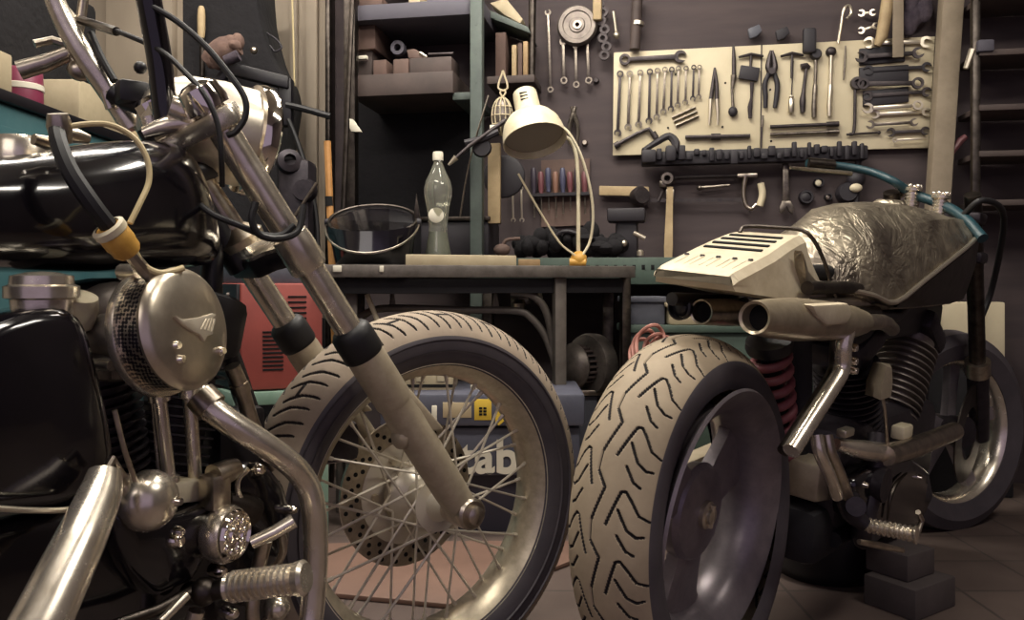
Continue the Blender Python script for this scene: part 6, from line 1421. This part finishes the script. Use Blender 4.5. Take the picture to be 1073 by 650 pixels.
# ---- front end
FZ = lambda z: 1.44-.55*(z-.29)
for s_ in (1, -1):
    mb = MB(); mb.tube([Bk.W(FZ(.42), s_*.1, .42), Bk.W(FZ(.94), s_*.1, .94)], .021, 20); fl = mb.build('fork_leg', M['dark_steel'], bb)
    mb = MB(); mb.tube([Bk.W(FZ(.25), s_*.1, .25), Bk.W(FZ(.46), s_*.1, .46)], [.026, .029], 20); mb.build('slider', M['engine_dark'], fl)
    mb = MB(); mb.tube([Bk.W(FZ(.45), s_*.1, .45), Bk.W(FZ(.49), s_*.1, .49)], .033, 18); mb.build('dust_cap', M['steel'], fl)
for z in (.78, .88):
    mb = MB(); mb.box(Bk.W(FZ(z)-.02, 0, z), (.07, .26, .03), BX, bev=.008); mb.build('triple_clamp', M['engine_dark'], bb)
fwc = px(992, 452, 2.36); fh = V((math.sin(math.radians(66)), math.cos(math.radians(66)), 0)); fn = V((fh.y, -fh.x, 0)); fwc.z = .28
mb = MB(); mb.lathe(fwc, fn, [(.205, -.045), (.25, -.06), (.28, -.045), (.29, 0), (.28, .045), (.25, .06), (.205, .045), (.2, .02), (.2, -.02)], 64, closed=True); fwh = mb.build('front_wheel', M['sidewall'], bb)
mb = MB(); mb.lathe(fwc, fn, [(.2, -.04), (.212, -.046), (.214, -.038), (.2, -.02), (.2, .02), (.214, .038), (.212, .046), (.2, .04), (.188, .02), (.188, -.02)], 64, closed=True); mb.build('rim', M['chrome'], fwh)
mb = MB(); mb.lathe(fwc, fn, [(0, -.06), (.04, -.06), (.045, .06), (0, .06)], 24); mb.build('hub', M['engine_dark'], fwh)
for i in range(5):
    a = 2*math.pi*i/5+.2; rings = [[fwc+fn*o+(fh*math.cos(a+w*q)+UP*math.sin(a+w*q))*r for q, o in ((-1, -.012), (1, -.012), (1, .012), (-1, .012))] for r, w in ((.035, .5), (.1, .16), (.195, .1))]
    mb = MB(); mb.loft(rings); mb.build('cast_spoke', M['cast_wheel'], fwh)
mb = MB(); mb.lathe(fwc+fn*.068, n, [(.075, 0), (.14, 0), (.14, .004), (.075, .004)], 40, closed=True); mb.build('brake_disc', M['dark_steel'], fwh)
# handlebar in teal with ribbed clamps
c1, c2 = Bk.p(955, 208, -.05), Bk.p(985, 216, .03)
hb_pts = [Bk.p(846, 171, -.30), Bk.p(880, 174, -.24), Bk.p(912, 180, -.16), Bk.p(936, 190, -.09), Bk.p(956, 203, -.05), Bk.p(986, 214, .03), Bk.p(1010, 228, .1), Bk.p(1030, 250, .16)]
mb = MB(); mb.tube(hb_pts, [.011, .011, .011, .011, .013, .013, .013, .013], 16, smooth=5); hbr = mb.build('handlebar', M['teal'], bb)
mb = MB(); mb.tube([hb_pts[0], hb_pts[0].lerp(hb_pts[1], .8)], [.016, .0155], 14); mb.build('grip', M['dark_steel'], hbr)
mb = MB(); mb.tube([Bk.p(828, 176, -.3), Bk.p(850, 178, -.27), Bk.p(892, 182, -.2)], [.004, .006, .007], 8, smooth=3); mb.build('lever', M['steel'], hbr)
for c, rr_ in ((c1, .02), (c2, .019)):
    L = .062; d = vv
    pr = [(0, -L)]
    for i in range(7): z0 = -L+i*L/7; pr += [(rr_, z0), (rr_, z0+L/14), (rr_*.82, z0+L/13), (rr_*.82, z0+L/7.5)]
    mb = MB(); mb.lathe(c+vv*.018, d, pr+[(rr_, 0), (rr_*1.25, .002), (rr_*1.28, .01), (rr_*.9, .013), (0, .013)], 14)
    for i in range(6): a = i*math.pi/3; mb.ball(c+vv*.032+(h*math.cos(a)+n*math.sin(a))*rr_*.95, rr_*.35, seg=8)
    mb.build('bar_riser', M['chrome'], bb)
    mb = MB(); mb.cyl(c+h*.03-vv*.03, c+h*.03+vv*.01, .012); mb.build('riser_bolt', M['steel'], bb)
mb = MB(); mb.ball(Bk.p(1021, 240, .1), (.022, .02, .022), BX, 14); mb.tube([Bk.p(1004, 226, .08), Bk.p(1016, 236, .1)], .012, 10); mb.build('switch_pod', M['steel'], hbr)
mb = MB(); mb.tube([Bk.p(1010, 225, .1), Bk.p(1030, 210, .14), Bk.p(1052, 228, .16), Bk.p(1040, 300, .12), Bk.W(1.3, .1, .6)], .008, 10, smooth=5); mb.build('brake_hose', M['black_rubber'], bb)
mb = MB(); mb.tube([Bk.p(926, 222, -.1), Bk.p(938, 206, -.1), Bk.p(946, 200, -.08)], [.012, .016, .012], 12); mb.build('clutch_perch', M['chrome'], hbr)
# ---- wooden blocks under the peg side
def blk(x0, x1, y0, y1, Yd, d, yaw, m, label):
    p0, p1 = px(x0, y1, Yd), px(x1, y0, Yd); c = (p0+p1)/2; c.y += d/2; a = math.radians(yaw)
    ax3 = (V((math.cos(a), math.sin(a), 0)), V((-math.sin(a), math.cos(a), 0)), UP)
    return c, ax3, abs(p1.x-p0.x), abs(p1.z-p0.z)
a = math.radians(33); ax3 = (V((math.cos(a), math.sin(a), 0)), V((-math.sin(a), math.cos(a), 0)), UP)
zc = .066; c = px(953, 600, 1.78); c.z = zc/2
mb = MB(); mb.box(c, (.155, .12, zc), ax3, bev=.004); mb.build('wooden_block', M['block_wood'], label='lower wooden block lying on the floor beneath the motorcycle peg', cat='block', group='stacked wooden blocks under the bare motorcycle')
c2_ = px(943, 590, 1.80); c2_.z = zc+.0005+.0285
mb = MB(); mb.box(c2_, (.105, .1, .057), ax3, bev=.004); mb.build('wooden_block', M['block_wood'], label='upper smaller wooden block stacked on the lower one beneath the motorcycle peg', cat='block', group='stacked wooden blocks under the bare motorcycle')
mb = MB(); mb.lathe(px(862, 590, 2.0)*1.0+UP*0, UP, [(0, 0)], 3) if False else None
dp = px(865, 600, 2.0); dp.z = 0
mb = MB(); mb.lathe(dp, UP, [(0, .0), (.12, .0), (.15, .04), (.155, .12), (.16, .125), (.148, .125), (.142, .04), (.11, .012), (0, .012)], 36); mb.build('drain_pan', M['black_satin'], label='black oil drain pan on the floor beneath the bare metal motorcycle', cat='pan')
# sheet lying on the floor behind the front wheel
q = [px(270, 624, 1.0), px(352, 623, 1.0), px(470, 634, 1.0), px(516, 619, 1.0), px(620, 578, 1.0), px(600, 562, 1.0), px(300, 568, 1.0)]
fl = []
for x, y in ((300, 617), (352, 622), (470, 633), (516, 619), (640, 572), (620, 566.5), (430, 567), (320, 570)):
    Yd = F*(CH-.012)/(y-HY); p_ = px(x, y, Yd); p_.z = 0.001; fl.append(p_)
mb = MB(); mb.prism(fl, UP*.011, bev=.002); mb.build('floor_panel', M['floor_red'], label='thin reddish brown panel lying on the floor behind the spoked wheel', cat='panel')
# ---------------------------------------------------------------- light and camera
def area(name, loc, target, size, size_y, power, col):
    l = bpy.data.lights.new(name, 'AREA'); l.shape = 'RECTANGLE'; l.size = size; l.size_y = size_y; l.energy = power; l.color = col
    o = bpy.data.objects.new(name, l); COL.objects.link(o); o.location = loc
    o.rotation_euler = (V(target)-V(loc)).to_track_quat('-Z', 'Y').to_euler(); return o
area('ceiling_tube', (.15, 2.05, 2.45), (.2, 2.1, 0), 1.4, .2, 44, (1, .93, .82))
area('ceiling_tube_front', (-.55, .75, 2.45), (-.4, 1.3, .4), 1.3, .25, 22, (1, .93, .83))
area('ceiling_tube_left', (-1.1, 2.2, 2.45), (-.9, 2.2, 0), .25, 1.2, 26, (1, .93, .83))
area('ceiling_tube_right', (1.35, .7, 2.45), (.9, 1.7, .6), 1.0, .2, 20, (1, .93, .83))
area('soft_fill_left', (-1.1, -1.1, 2.3), (-.4, 1.6, .5), 1.6, 1.2, 14, (1, .92, .85))  # added soft fill high behind the camera, brightens metal facing the lens
for nm, loc, e in (('ceiling_fill_back', (.15, 2.05, 2.3), 6), ('ceiling_fill_front', (-.6, .8, 2.3), 6)):  # unseen point lights added to brighten the ceiling that the chrome mirrors
    l = bpy.data.lights.new(nm, 'POINT'); l.energy = e; l.shadow_soft_size = .1; l.color = (1, .93, .82)
    o = bpy.data.objects.new(nm, l); COL.objects.link(o); o.location = loc
w = bpy.data.worlds.new('World'); SC.world = w; w.use_nodes = True
w.node_tree.nodes['Background'].inputs['Color'].default_value = (.30, .24, .34, 1)
w.node_tree.nodes['Background'].inputs['Strength'].default_value = .9
cd = bpy.data.cameras.new('Camera'); cam = bpy.data.objects.new('Camera', cd); COL.objects.link(cam)
cam.location = (0, 0, CH); cam.rotation_euler = (math.radians(90), 0, 0)
cd.sensor_width = 36; cd.lens = 36*F/1073; cd.shift_y = -(325-HY)/1073; cd.clip_start = .02
SC.camera = cam
vs = SC.view_settings; SC.display_settings.display_device = 'sRGB'
vs.view_transform = 'Standard'; vs.look = 'None'; vs.exposure = -.06; vs.gamma = 1
try: vs.use_curve_mapping = False
except Exception: pass
